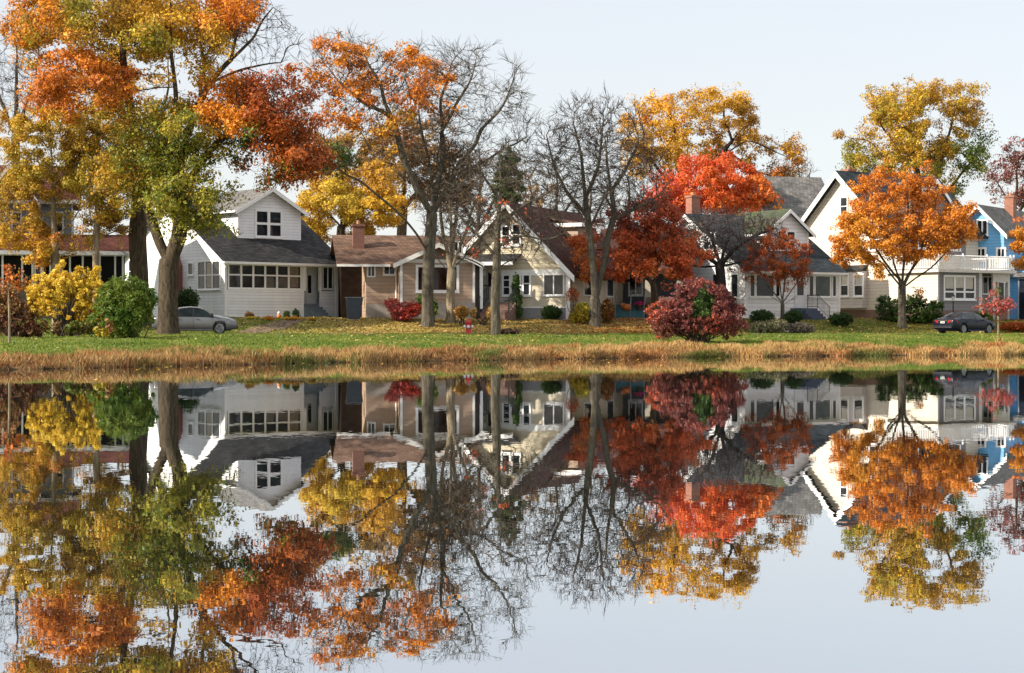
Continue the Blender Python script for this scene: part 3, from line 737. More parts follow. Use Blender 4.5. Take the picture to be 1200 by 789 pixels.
# ---- dark-porched house behind the red maple
def teal_step_house():
    h = House('dark_porch_house', 706, 372, 17.0, -6, 'brown-roofed house with dark open porch and teal steps behind the red maple')
    W = h.fx(800); ze = h.zz(316)
    m = MB(); m.box(0, W, 2.4, 11, -1.5, ze); m.prism([(0, 2.4, ze), (0, 11, ze), (0, 6.7, ze + 2.9)], (W, 0, 0)); h.part(m, 'wall', plain('blue_grey_wall', (.10, .12, .15), .7, .2))
    m = MB(); tp = 2.9 / 4.3; o = .5
    m.prism([(-o, -.4, ze - .2), (-o, 2.4, ze + .5), (-o, 6.7, ze + 3.0), (-o, 11.5, ze - .3), (-o, 11.5, ze - .1), (-o, 6.7, ze + 3.2), (-o, 2.4, ze + .7), (-o, -.4, ze)], (W + 2 * o, 0, 0)); h.part(m, 'roof', RF_MAROON)
    m = MB(); zf = h.zz(357, 1, 0)
    m.box(0, h.fx(720), 0, 2.39, -1.5, zf); m.box(h.fx(757), W, 0, 2.39, -1.5, zf + .5); m.box(h.fx(720), h.fx(757), .9, 2.38, -1.5, zf); h.part(m, 'porch_base', plain('fieldstone', (.15, .12, .09), .9, .5, 2.5, .5))
    m = MB()
    for px in (714, 760, 797): x = h.fx(px); m.box(x - .25, x + .25, .05, .5, zf, ze - .3)
    m.box(-.3, W + .3, -.02, .55, ze - .3, ze - .05); h.part(m, 'porch_column', plain('tan_paint', (.42, .38, .31), .6))
    m = MB(); m.box(h.fx(724, 2.4), h.fx(732, 2.4), 2.33, 2.395, zf, zf + 2.05); d = h.part(m, 'door', plain('navy_door', (.03, .04, .06), .4))
    m = MB(); m.box(h.fx(725.5, 2.4), h.fx(730.5, 2.4), 2.31, 2.329, zf + .9, zf + 1.8); h.part(m, 'pane', GLASS, d)
    h.window('f', 2.4, 738, 752, 322, 345, 2, 0, .1, .06)
    TEAL = plain('teal_paint', (.05, .15, .17), .6, .2)
    x0, x1 = h.fx(720.5), h.fx(756)
    for k in range(5):
        m = MB(); m.box(x0, x1, .9 - .32 * (k + 1), .9 - .32 * k - .002, -1.5, zf - .2 * k - .02); h.part(m, 'step', TEAL)
    RAIL = plain('grey_rail', (.3, .31, .32), .4)
    for x in (x0 + .05, (x0 + x1) / 2 + .05, x1 - .05):
        m = MB(); m.tube([(x, .9, zf + .9), (x, -.6, zf)], .025, 5); m.tube([(x, .9, zf), (x, .9, zf + .95)], .025, 5); m.tube([(x, -.6, zf - 1.0), (x, -.6, zf + .02)], .025, 5); m.tube([(x, .9, zf + .5), (x, -.6, zf - .4)], .015, 5)
        h.part(m, 'railing', RAIL)
    h.porch = (x0, x1, zf)
    return h
TS = teal_step_house()

# ---- the white house with the green dormer roof
def white_dormer_house():
    h = House('white_dormered_house', 874, 374, 17.0, 30, 'white house with mossy green dormer roof and small red-leaved tree in front')
    ze = h.zz(316); W = h.fx(984); L = 13.4
    zf, zr, tp = side_gable(h, W, L, ze, 31, SID_W2, RF_TEAL, y0=0, over=.4)
    m = MB(); m.box(-.05, .12, -.03, -.0, -.9, ze - .1); m.box(-.03, 0, .0, .12, -.9, ze - .1); m.box(W - .12, W + .03, -.03, 0, -.9, ze - .1); m.box(.12, W - .12, -.028, -.001, ze - .3, ze - .05); h.part(m, 'corner_board', WHITE)
    h.window('f', 0, 879, 883.5, 323, 347, 1, 0, .09, .05); h.window('f', 0, 886, 906, 323, 347, 1, 0, .09, .05); h.window('f', 0, 909, 913, 323, 347, 1, 0, .09, .05)
    h.window('f', 0, 948, 952.5, 324, 347, 1, 0, .07, .05); h.window('f', 0, 955, 972, 324, 347, 1, 0, .09, .05, gl=glass('sage_glass', (.05, .065, .055))); h.window('f', 0, 975.5, 979, 324, 347, 1, 0, .07, .05)
    h.window('l', 0, 858, 865, 322, 348, 1, 0, .10, .05); h.window('l', 0, 836, 843, 322, 346, 1, 1, .10, .05)
    h.window('l', 0, 826, 838, 274, 292, 2, 1, .10, .06)
    x0, x1 = h.fx(931), h.fx(944); zd = h.zz(361, x0, 0)
    m = MB(); m.box(x0, x0 + .95, -.06, -.002, zd, zd + 2.05); d = h.part(m, 'door', plain('door_white', (.74, .75, .74)))
    m = MB(); m.box(x0 + .2, x0 + .75, -.08, -.061, zd + .9, zd + 1.9); h.part(m, 'pane', GLASS, d)
    SB = plain('blue_grey_steps', (.07, .09, .13), .7, .15)
    m = MB(); m.box(x0 - .4, x1 + .1, -1.2, -.06, -1.2, zd - .03); h.part(m, 'landing', SB)
    for k in range(4):
        m = MB(); m.box(x0 - .2, x1 + .1, -1.2 - .3 * (k + 1), -1.2 - .3 * k - .002, -1.3, zd - .2 * (k + 1)); h.part(m, 'step', SB)
    h.railing([(x1 + .1, -.1, zd), (x1 + .1, -1.2, zd), (x1 + .1, -2.5, zd - .85)], .9, .13, .015)
    yd = 1.5
    for _ in range(6):
        x = h.fx(922, yd); yd = max(.6, (h.zz(297, x, yd) - ze) / tp)
    xa, xb = h.fx(897.5, yd), h.fx(947, yd); zt = h.zz(271, xa, yd); za = h.zz(247.5, (xa + xb) / 2, yd)
    d = front_dormer(h, xa, xb, yd, zf(yd) + .15, zt, za, L / 2 + 1.2, SID_W2, RF_GREEN)
    h.window('f', yd, 912, 930.5, 272, 292, 2, 1, .12, .14, parent=d)
    y = L / 2; x = h.fx(812, y + .4); chimney(h, max(x, .4), y + .4, zr - 1, h.zz(229, .5, y), .75, .75)
    m = MB(); m.box(0, W, -.02, -.001, -1.2, -.02); m.box(-.02, -.001, -.02, L, -1.2, -.02); h.part(m, 'foundation', FOUND)
    return h
white_dormer_house()

# ---- pale grey-roofed house behind
def grey_roof_house():
    h = House('grey_roofed_house', 909, 372, 14.6, 14, 'house behind the white dormered one, only its broad pale grey roof showing')
    W = h.fx(985); ze = h.zz(268); 
    side_gable(h, W, 10, ze, math.degrees(math.atan((h.zz(209, 0, 5) - ze) / 5)), SID_W2, RF_LGREY, gut=False)
    h.window('f', 0, 918, 926, 285, 305, 1, 1)
grey_roof_house()

# ---- the cream house with the balcony
def cream_house():
    h = House('cream_balcony_house', 1099, 372, 16.6, 32, 'tall cream house with white balcony over a grey porch, orange maple in front')
    ym = h.sy(1040); yc = h.sy(986); half = yc - ym; L = half * 2
    ze = h.zz(268, 0, ym); za = h.zz(204, 0, yc); W = h.fx(1178, 0)
    m = MB(); m.prism([(0, ym, -1.4), (0, ym + L, -1.4), (0, ym + L, ze), (0, yc, za), (0, ym, ze)], (W + 2.5, 0, 0)); h.part(m, 'wall', SID_CREAM)
    tp = (za - ze) / half; o = .6; t = .2; m = MB()
    m.prism([(-o, ym - o, ze - o * tp), (-o, yc, za), (-o, ym + L + o, ze - o * tp), (-o, ym + L + o, ze - o * tp + t), (-o, yc, za + t * 1.2), (-o, ym - o, ze - o * tp + t)], (W + 2.5 + 2 * o, 0, 0)); h.part(m, 'roof', RF_TEAL)
    rake_boards(h, [(-o - .04, ym - o, ze - o * tp + t * .8), (-o - .04, yc, za + t), (-o - .04, ym + L + o, ze - o * tp + t * .8)], .04, .48, dy=(.037, 0, 0))
    # front gable over the balcony
    xg0, xg1 = 1.2, W + 1.2; xm = (xg0 + xg1) / 2; zg = za - .7
    m = MB(); m.prism([(xg0, ym - .02, ze - 1.8), (xg1, ym - .02, ze - 1.8), (xg1, ym - .02, ze), (xm, ym - .02, zg), (xg0, ym - .02, ze)], (0, half, 0)); g = h.part(m, 'front_gable', SID_GY)
    k = (zg - ze) / (xm - xg0); m = MB(); P_ = [(xg0 - .4, ze - .4 * k), (xm, zg), (xg1 + .4, ze - .4 * k), (xg1 + .4, ze - .4 * k + .14), (xm, zg + .16), (xg0 - .4, ze - .4 * k + .14)]
    m.prism([(x, ym - .45, z) for x, z in P_], (0, half + .4, 0)); h.part(m, 'gable_roof', RF_LGREY, g)
    rake_boards(h, [(xg0 - .4, ym - .49, ze - .4 * k + .1), (xm, ym - .49, zg + .14), (xg1 + .4, ym - .49, ze - .4 * k + .1)], .03, .3, dy=(0, .036, 0), parent=g)
    h.window('f', ym - .02, 1066, 1085, 262, 290, 2, 1, .12, .1)
    h.window('f', ym - .02, 1112, 1124, 262, 292, 1, 1, .12, .1)
    h.window('l', 0, 986, 993, 232, 252, 1, 1, .13, .06); h.window('l', 0, 1020, 1030, 270, 292, 1, 1, .13, .06)
    # bay on the left wall
    y0, y1 = h.sy(1016), h.sy(978); zb0, zb1 = h.zz(361, 0, y0), h.zz(318, 0, y0)
    m = MB(); m.box(-.5, -.001, y0, y1, zb0, zb1); b = h.part(m, 'bay', siding('pinkish_siding', (.60, .55, .53), .24)); 
    m = MB(); m.prism([(-.6, y0 - .15, zb1), (-.6, y1 + .15, zb1), (-.0, y1 + .1, zb1 + .4), (-.0, y0 - .1, zb1 + .4)], (0, 0, .08)); h.part(m, 'bay_roof', RF_GREY, b)
    for a, c in ((986, 994), (1002, 1011)): h.window('l', -.5, a, c, 323, 346, 1, 1, .13, .06, blind=.5, parent=b)
    # porch
    zp = h.zz(319, 0, 0); Wp = h.fx(1183)
    m = MB(); m.box(0, h.fx(1149), 0, ym - .003, -1.4, zp); m.box(h.fx(1149), Wp, 1.0, ym - .004, -1.4, zp); h.part(m, 'porch_wall', SID_GY)
    m = MB(); m.box(-.035, -.002, -.02, ym - .01, -.2, zp - .02); h.part(m, 'porch_side', SID_CREAM)
    m = MB(); m.box(-.35, Wp + .3, -.4, ym - .02, zp, zp + .22); h.part(m, 'porch_roof', plain('cream_fascia', (.66, .63, .56), .5, .08))
    m = MB(); m.box(-.04, .1, -.035, -.001, -.3, zp - .01); m.box(h.fx(1147), h.fx(1150.5), -.03, .1, -.3, zp - .01); m.box(h.fx(1163.5), h.fx(1166.5), -.03, .12, -.3, zp - .01); m.box(Wp - .2, Wp, -.03, .2, -.3, zp - .01); m.box(h.fx(1164), Wp, -.02, .2, zp - .62, zp - .01); h.part(m, 'porch_post', plain('cream_trim', (.62, .60, .55), .5, .08))
    h.window('f', 0, 1107, 1141, 325, 349.5, 3, 1, .14, .12, blind=.55, rail_at=.3)
    a0, a1 = h.fx(1168, 1), h.fx(1177, 1); zd = h.zz(362, a0, 1)
    m = MB(); m.box(a0, a1, .93, .998, zd, zd + 2.1); d = h.part(m, 'door', plain('door_white', (.74, .75, .74)))
    m = MB(); m.box(a0 + .15, a1 - .15, .91, .929, zd + .5, zd + 1.9); h.part(m, 'pane', GLASS, d)
    h.window('f', 1.0, 1151.5, 1163, 325, 344, 2, 0, .06, .05)
    # balcony
    zr = zp + .222; RW = WHITE
    a = (-.25, -.3, zr); bq = (Wp + .1, -.3, zr)
    m = MB()
    for p, q in (((-.25, ym - .2, zr), a), (a, bq), (bq, (Wp + .1, ym - .2, zr))):
        p, q = np.array(p, float), np.array(q, float); ln = np.linalg.norm(q - p); n = int(ln / .17)
        m.tube([p + [0, 0, .95], q + [0, 0, .95]], .05, 4); m.tube([p + [0, 0, .12], q + [0, 0, .12]], .04, 4)
        for i in range(n + 1):
            w = p + (q - p) * i / n; big = i % 14 == 0
            m.tube([w + [0, 0, 0 if big else .1], w + [0, 0, 1.12 if big else .95]], .075 if big else .042, 4)
    h.part(m, 'balcony_railing', RW)
    m = MB(); m.box(-.03, Wp, -.03, -.001, -1.4, h.zz(364, 0, 0)); m.box(-.04, -.001, 0, ym + L, -1.4, h.zz(362, 0, 0)); h.part(m, 'foundation', brick('foundation_brick', (.20, .11, .08), (.26, .15, .11)))
    x = 1.0; chimney(h, x, yc + .3, za - 1, h.zz(198.5, x, yc), .7, .7)
cream_house()

# ---- the blue house at the right edge
def blue_house():
    h = House('blue_house', 1118, 372, 15.4, -34, 'bright blue clapboard house with grey roof and brick chimney at the right edge')
    W = h.fx(1181); xm = h.fx(1147); W = 2 * xm; ze = h.zz(272, W, 0); za = h.zz(242.5, xm, 0); Ld = 14
    m = MB(); m.box(0, W, 0, Ld, -1.5, ze); m.prism([(0, 0, ze), (W, 0, ze), (xm, 0, za)], (0, Ld, 0)); h.part(m, 'wall', SID_BLUE)
    k = (za - ze) / xm; o = .4; t = .15; m = MB()
    P_ = [(-o, ze - o * k), (xm, za), (W + o, ze - o * k), (W + o, ze - o * k + t), (xm, za + t * 1.2), (-o, ze - o * k + t)]
    m.prism([(x, -.45, z) for x, z in P_], (0, Ld + 1, 0)); h.part(m, 'roof', RF_LGREY)
    rake_boards(h, [(-o, -.49, ze - o * k + t), (xm, -.49, za + t * 1.2), (W + o, -.49, ze - o * k + t)], .03, .32, dy=(0, .036, 0))
    h.window('f', 0, 1146, 1156.5, 259, 274.5, 2, 0, .12, .08); h.window('f', 0, 1145.5, 1154, 292, 304, 2, 0, .14, .06); h.window('f', 0, 1169.5, 1177, 292, 304, 2, 0, .14, .06); h.window('f', 0, 1178, 1182, 332, 352, 1, 0, .1, .06)
    # lower side wing running out to the right
    m = MB(); m.box(W, W + 5, 1.2, 8, -1.5, h.zz(318, W, 1)); h.part(m, 'side_wing', SID_BLUE)
    m = MB(); x0, x1 = h.fx(1193, 1.2), W + 4.8; m.box(x0, x1, 1.1, 1.197, h.zz(376, x0, 1), h.zz(326, x0, 1)); f = h.part(m, 'porch_opening', plain('pale_blue_trim', (.45, .5, .55), .4))
    m = MB(); m.box(x0 + .12, x1 - .1, 1.08, 1.098, h.zz(374.5, x0, 1), h.zz(327.5, x0, 1)); h.part(m, 'screen', glass('navy_screen', (.015, .018, .03)), f)
    m = MB(); zc = h.zz(322, W, 1); m.prism([(W - .2, .7, zc - .2), (W + 5.5, .7, zc - .2), (W + 5.5, 4.6, zc + 1.6), (W - .2, 4.6, zc + 1.6)], (0, 0, .15)); h.part(m, 'wing_roof', RF_LGREY)
    # cross gable and chimney
    x, y = xm, 6.0
    px = h.fx(1184, 5.0); chimney(h, xm + .4, h.sy(1184, xm + .4), za - 1.5, h.zz(230, xm, 6), .7, .7)
    yb = 6.5; m = MB(); m.prism([(xm, yb, ze), (W + 1.6, yb, ze), (W + 1.6, yb, ze + .6)], (0, .1, 0))
    m = MB(); m.prism([(W + .6, yb - .2, ze - .4), (W + .6, yb + 5.2, ze - .4), (W + .6, yb + 2.5, za - .5)], (-3.0, 0, 0)); g = h.part(m, 'cross_gable', WHITE)
    m = MB(); m.prism([(W + .8, yb - .5, ze - .5), (W + .8, yb + 2.5, za - .4), (W + .8, yb + 5.5, ze - .5), (W + .8, yb + 5.5, ze - .35), (W + .8, yb + 2.5, za - .22), (W + .8, yb - .5, ze - .35)], (-3.4, 0, 0)); h.part(m, 'gable_roof', RF_LGREY, g)
blue_house()

# ---- the red-roofed house at the left edge
def red_roof_house():
    h = House('red_roofed_house', 147, 372, 19.0, 12, 'dark house with red hip roof and long glazed porch behind the left shrubs')
    x0 = h.fx(-50); ze = h.zz(297); zt = h.zz(340, -3, 0)
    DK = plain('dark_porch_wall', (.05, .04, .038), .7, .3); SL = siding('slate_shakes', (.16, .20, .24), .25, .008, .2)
    m = MB(); m.box(x0, h.fx(84, 2.8), 2.8, 11, -1.5, h.zz(240, 0, 2.8)); m.box(h.fx(84, 2.8), 0, 2.8, 9, -1.5, ze); h.part(m, 'wall', SL)
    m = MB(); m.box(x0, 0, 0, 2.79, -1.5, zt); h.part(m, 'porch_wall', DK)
    m = MB(); m.box(x0, -.15, .5, .55, zt, ze); h.part(m, 'porch_glazing', plain('dark_screen', (.010, .010, .011), .7, .4, 2, spec=.2))
    m = MB()
    for px in (-44, -20, 3, 26, 38, 50, 59, 70, 82, 97, 117, 135, 144): x = h.fx(px); m.box(x - .055, x + .055, .0, .2, zt, ze)
    m.box(x0, -.0, -.02, .22, ze - .18, ze); h.part(m, 'porch_post', WHITE)
    a0, a1 = h.fx(39), h.fx(50); m = MB(); m.box(a0, a1, .1, .3, zt - 1.0, ze - .25); d = h.part(m, 'door', WHITE)
    m = MB(); m.box(a0 + .15, a1 - .15, .08, .099, zt - .1, ze - .5); h.part(m, 'pane', GLASS, d)
    m = MB(); zr = h.zz(283, 0, 3)
    m.prism([(x0, -.5, ze), (x0, 2.9, zr + .4), (x0, 2.9, ze)], (-x0 + .5, 0, 0)); h.part(m, 'porch_roof', RF_RED)
    m = MB(); m.box(x0, .52, -.62, -.5, ze - .14, ze + .1); h.part(m, 'gutter', plain('blue_white_trim', (.55, .58, .62), .5, .1))
    zu = h.zz(238, 0, 2.8)
    m = MB(); m.prism([(x0 - .5, 2.2, zu), (x0 - .5, 6.9, zu + 2.6), (x0 - .5, 11.6, zu)], (h.fx(84, 2.8) - x0 + 1.0, 0, 0)); h.part(m, 'roof', RF_RED)
    m = MB(); m.box(x0 - .5, h.fx(84, 2.8) + .5, 2.05, 2.198, zu - .16, zu + .1); h.part(m, 'roof_gutter', plain('blue_white_trim', (.55, .58, .62)))
    xa, xb = h.fx(-18, 2), h.fx(40, 2); xm = (xa + xb) / 2; za = h.zz(197, xm, 2); zb = h.zz(232, xm, 2)
    m = MB(); m.prism([(xa, 2.0, zb), (xb, 2.0, zb), (xm, 2.0, za)], (0, 4, 0)); g = h.part(m, 'gable', SL)
    m = MB(); k = (za - zb) / (xb - xm); m.prism([(xa - .4, 1.5, zb - .4 * k), (xm, 1.5, za), (xb + .4, 1.5, zb - .4 * k), (xb + .4, 1.5, zb - .4 * k + .2), (xm, 1.5, za + .24), (xa - .4, 1.5, zb - .4 * k + .2)], (0, 5, 0)); h.part(m, 'gable_roof', RF_RED, g)
    rake_boards(h, [(xa - .4, 1.46, zb - .4 * k + .15), (xm, 1.46, za + .2), (xb + .4, 1.46, zb - .4 * k + .15)], .03, .3, dy=(0, .036, 0), parent=g, mat=plain('blue_white_trim', (.55, .58, .62)))
    h.window('f', 2.0, 7, 19, 213, 229, 2, 1, .1, .08, trim=plain('blue_white_trim', (.55, .58, .62)))
    for a, b in ((15, 24), (36, 44), (62, 73), ): h.window('f', 2.8, a, b, 250, 272, 1, 1, .1, .07, trim=plain('blue_white_trim', (.55, .58, .62)))
red_roof_house()
# ------------------------------------------------------------------ ground, road, water
def ground_material():
    m, t, b = nt('lawn_and_litter'); v = coords(t)
    a = N(t, 'ShaderNodeAttribute', attribute_name='pigment')
    n = N(t, 'ShaderNodeTexNoise', i_Scale=2.2, i_Detail=9.0, i_Roughness=.75); L(t, v, n.inputs['Vector'])
    r = ramp(t, n.outputs['Fac'], [(.28, (.45, .45, .42)), (.72, (1.5, 1.45, 1.3))])
    mx = N(t, 'ShaderNodeMix', data_type='RGBA', blend_type='MULTIPLY'); mx.inputs['Factor'].default_value = 1
    L(t, a.outputs['Color'], mx.inputs['A']); L(t, r.outputs['Color'], mx.inputs['B']); L(t, mx.outputs['Result'], b.inputs['Base Color'])
    b.inputs['Roughness'].default_value = .95; b.inputs['Specular IOR Level'].default_value = .1
    n2 = N(t, 'ShaderNodeTexNoise', i_Scale=14.0, i_Detail=5.0); L(t, v, n2.inputs['Vector'])
    bp = N(t, 'ShaderNodeBump', i_Strength=.8, i_Distance=.06); L(t, n2.outputs['Fac'], bp.inputs['Height']); L(t, bp.outputs['Normal'], b.inputs['Normal'])
    return m

def litter(X, Y):
    """0 = clean grass, 1 = covered in fallen leaves"""
    d = Y - street(X)
    pxs = 600 + F * X / Y
    on = np.interp(pxs, [0, 260, 330, 420, 760, 860, 1000, 1200], [.1, .08, .2, .7, .95, .3, .2, .4])
    beyond = np.clip((d + 1) / 3, 0, 1)
    near = np.interp(pxs, [0, 380, 520, 580, 640, 700, 1200], [.01, .02, .09, .16, .09, .02, .03]) * np.clip((d + 30) / 8, 0, 1)
    return np.clip(np.where(d > 2, on * beyond, near), 0, 1)

def ground_pigment(X, Y):
    P3 = np.stack([X, Y, 0 * X], 1)
    n1 = vnoise(P3, .12, 2.0); n2 = vnoise(P3, .5, 7.0)
    g = pal_pick([(.06, .085, .014), (.11, .15, .022), (.20, .20, .045)], np.clip(.5 + .5 * n1 + .35 * n2, 0, 1))
    lf = pal_pick([(.24, .15, .05), (.40, .28, .085), (.50, .37, .13)], np.clip(.5 + .6 * n2, 0, 1))
    k = np.clip(litter(X, Y) + .35 * n2 + .25 * n1, 0, 1)[:, None]
    c = g * (1 - k) + lf * k
    t = (Y - shore(X)); tan = np.array([.27, .175, .08]); mud = np.array([.03, .022, .015])
    kt = np.clip(((.15 + .06 * n1 + .06 * n2) * (street(X) - 4 - shore(X)) - t) / 2, 0, 1)[:, None]; c = c * (1 - kt) + tan * kt
    km = np.clip((.7 - t) / .5, 0, 1)[:, None]; c = c * (1 - km) + mud * km
    far = np.clip((Y - street(X) - 40) / 30, 0, 1)[:, None]; c = c * (1 - far) + np.array([.12, .09, .04]) * far
    return c

def build_ground():
    xs = np.r_[np.linspace(-400, -60, 14), np.linspace(-56, 66, 180), np.linspace(70, 400, 14)]
    ys = np.r_[np.linspace(36, 54, 8), np.linspace(54.5, 100, 330), np.linspace(100.4, 150, 120), np.linspace(152, 260, 30), np.linspace(275, 900, 14)]
    X, Y = np.meshgrid(xs, ys); Z = height(X, Y)
    nx, ny = len(xs), len(ys)
    v = np.stack([X, Y, Z], -1).reshape(-1, 3)
    i = np.arange(nx * ny).reshape(ny, nx)
    f = np.stack([i[:-1, :-1], i[:-1, 1:], i[1:, 1:], i[1:, :-1]], -1).reshape(-1, 4)
    me = bpy.data.meshes.new('ground'); me.vertices.add(len(v)); me.vertices.foreach_set('co', v.astype(np.float32).ravel())
    me.loops.add(f.size); me.loops.foreach_set('vertex_index', f.astype(np.int32).ravel())
    me.polygons.add(len(f)); me.polygons.foreach_set('loop_start', np.arange(0, f.size, 4, dtype=np.int32))
    me.polygons.foreach_set('use_smooth', np.ones(len(f), bool)); me.update(calc_edges=True)
    a = me.attributes.new('pigment', 'FLOAT_COLOR', 'POINT'); c = np.ones((len(v), 4), np.float32); c[:, :3] = ground_pigment(v[:, 0], v[:, 1]); a.data.foreach_set('color', c.ravel())
    me.materials.append(ground_material()); o = bpy.data.objects.new('ground', me); link(o); tag(o, kind='structure')
build_ground()

def strip(name, off0, off1, z, mat, x0=-55, x1=66, n=120, thick=None):
    xs = np.linspace(x0, x1, n); m = MB(); vs = []
    for x in xs:
        for off in (off0, off1):
            y = float(street(np.array(x))) + off; vs.append((x, y, z))
    if thick is None:
        m.add(vs, [(2 * i, 2 * i + 1, 2 * i + 3, 2 * i + 2) for i in range(n - 1)])
    else:
        lo = [(a, b, c - thick) for a, b, c in vs]; k = len(vs)
        m.add(vs + lo, [(2 * i, 2 * i + 1, 2 * i + 3, 2 * i + 2) for i in range(n - 1)] + [(2 * i, 2 * i + 2, 2 * i + 2 + k, 2 * i + k) for i in range(n - 1)] + [(2 * i + 1, 2 * i + 1 + k, 2 * i + 3 + k, 2 * i + 3) for i in range(n - 1)])
    o = m.build(name, mat); tag(o, kind='structure'); return o
strip('road', -3.4, 3.4, 1.006, plain('asphalt', (.055, .055, .057), .9, .25, 1.5, .4))
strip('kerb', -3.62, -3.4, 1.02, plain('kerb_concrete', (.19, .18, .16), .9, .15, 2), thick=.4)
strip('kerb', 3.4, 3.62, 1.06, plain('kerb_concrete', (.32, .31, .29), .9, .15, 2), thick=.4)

def build_path(name, pts, w, mat):
    """a path draped on the ground"""
    pts = resample([(a, b, 0) for a, b in pts], .6); m = MB(); vs = []
    for i, p in enumerate(pts):
        d = pts[min(i + 1, len(pts) - 1)] - pts[max(i - 1, 0)]; n = np.array([-d[1], d[0], 0]); n /= np.linalg.norm(n)
        for k in (-1, 0, 1):
            q = p + n * k * w / 2; vs.append((q[0], q[1], float(height(q[0], q[1])) + .03))
    f = []
    for i in range(len(pts) - 1):
        for k in (0, 1): a = 3 * i + k; f.append((a, a + 1, a + 4, a + 3))
    m.add(vs, f); o = m.build(name, mat); tag(o, kind='structure')
GRAVEL = plain('brown_path', (.16, .10, .07), .95, .3, 3, .5)
build_path('path', [(-15.9, 113), (-14.5, 115.5), (-13.4, 119), (-12.6, 121.2)], 1.6, GRAVEL)
build_path('path', [(18.6, 121.5), (18.3, 125), (18.1, 128)], 1.3, plain('walk_concrete', (.33, .3, .27), .9, .15))

def build_water():
    xs = np.r_[np.linspace(-400, -30, 12), np.linspace(-28, 28, 40), np.linspace(30, 400, 12)]; ys = np.r_[np.linspace(-60, 2, 6), np.linspace(3, 112, 60)]
    m = MB(); nx = len(xs)
    m.add([(x, y, 0) for y in ys for x in xs], [(j * nx + i, j * nx + i + 1, (j + 1) * nx + i + 1, (j + 1) * nx + i) for j in range(len(ys) - 1) for i in range(nx - 1)])
    mt, t, b = nt('lake_water'); t.nodes.remove(b)
    v = coords(t)
    acc = None
    for sc, amp, st in WAVES:
        mp = N(t, 'ShaderNodeMapping'); mp.inputs['Scale'].default_value = st; L(t, v, mp.inputs['Vector'])
        n = N(t, 'ShaderNodeTexNoise', i_Scale=sc, i_Detail=2.0, i_Roughness=.5); L(t, mp.outputs[0], n.inputs['Vector'])
        s_ = N(t, 'ShaderNodeVectorMath', operation='SUBTRACT'); L(t, n.outputs['Color'], s_.inputs[0]); s_.inputs[1].default_value = (.5, .5, .5)
        k = N(t, 'ShaderNodeVectorMath', operation='MULTIPLY'); L(t, s_.outputs[0], k.inputs[0]); k.inputs[1].default_value = (amp, amp, 0)
        if acc is None: acc = k.outputs[0]
        else:
            ad = N(t, 'ShaderNodeVectorMath', operation='ADD'); L(t, acc, ad.inputs[0]); L(t, k.outputs[0], ad.inputs[1]); acc = ad.outputs[0]
    # calmer and rougher lanes of wind
    ml = N(t, 'ShaderNodeMapping'); ml.inputs['Scale'].default_value = (.05, .22, 1); L(t, v, ml.inputs['Vector'])
    ln = N(t, 'ShaderNodeTexNoise', i_Scale=1.0, i_Detail=2.0); L(t, ml.outputs[0], ln.inputs['Vector'])
    mr = N(t, 'ShaderNodeMapRange'); L(t, ln.outputs['Fac'], mr.inputs['Value']); mr.inputs['From Min'].default_value = .38; mr.inputs['From Max'].default_value = .62; mr.inputs['To Min'].default_value = .55; mr.inputs['To Max'].default_value = 1.5
    sc_ = N(t, 'ShaderNodeVectorMath', operation='SCALE'); L(t, acc, sc_.inputs[0]); L(t, mr.outputs['Result'], sc_.inputs['Scale'])
    up = N(t, 'ShaderNodeVectorMath', operation='ADD'); L(t, sc_.outputs[0], up.inputs[0]); up.inputs[1].default_value = (0, 0, 1)
    nr = N(t, 'ShaderNodeVectorMath', operation='NORMALIZE'); L(t, up.outputs[0], nr.inputs[0])
    gl = N(t, 'ShaderNodeBsdfGlossy'); gl.inputs['Roughness'].default_value = .004; gl.inputs['Color'].default_value = (.95, .97, 1.0, 1); L(t, nr.outputs[0], gl.inputs['Normal'])
    df = N(t, 'ShaderNodeBsdfDiffuse'); df.inputs['Color'].default_value = (.018, .022, .018, 1)
    fr = N(t, 'ShaderNodeFresnel'); fr.inputs['IOR'].default_value = 1.33
    m2 = N(t, 'ShaderNodeMapRange'); L(t, fr.outputs[0], m2.inputs['Value']); m2.inputs['From Min'].default_value = .02; m2.inputs['From Max'].default_value = 1; m2.inputs['To Min'].default_value = .68; m2.inputs['To Max'].default_value = 1.0
    mx = N(t, 'ShaderNodeMixShader'); L(t, m2.outputs[0], mx.inputs['Fac']); L(t, df.outputs[0], mx.inputs[1]); L(t, gl.outputs[0], mx.inputs[2])
    L(t, mx.outputs[0], t.nodes['Material Output'].inputs['Surface'])
    o = m.build('water', mt, smooth=True); tag(o, kind='structure')
WAVES = [(9.0, .0038, (1, 1, 1)), (2.0, .0018, (1, 1, 1)), (.4, .0014, (1, 1, 1))]
build_water()

# ------------------------------------------------------------------ grass and leaves that nobody could count
def blades(name, X, Y, hgt, cols, width=.02, lean=.35, kind='stuff', zoff=0, windx=.0):
    n = len(X); z = height(X, Y) + zoff; b = np.stack([X, Y, z], 1)
    az = RNG.uniform(0, 2 * math.pi, n); side = np.stack([np.cos(az), np.sin(az), 0 * az], 1) * (width * RNG.uniform(.6, 1.4, n))[:, None]
    az2 = RNG.uniform(0, 2 * math.pi, n); ln = (lean * RNG.uniform(.2, 1.2, n) * hgt)[:, None]
    d = np.stack([np.cos(az2) + windx, np.sin(az2), 0 * az2], 1) * ln
    m = b + d * .35 + np.array([0, 0, 1]) * (hgt * .6)[:, None]; tp = b + d + np.array([0, 0, 1]) * hgt[:, None]
    v = np.stack([b - side, b + side, m + side * .8, tp, m - side * .8], 1).reshape(-1, 3)
    o = fast_mesh(name, v, 5, leafmat('blade', .3), cols); tag(o, kind=kind); return o

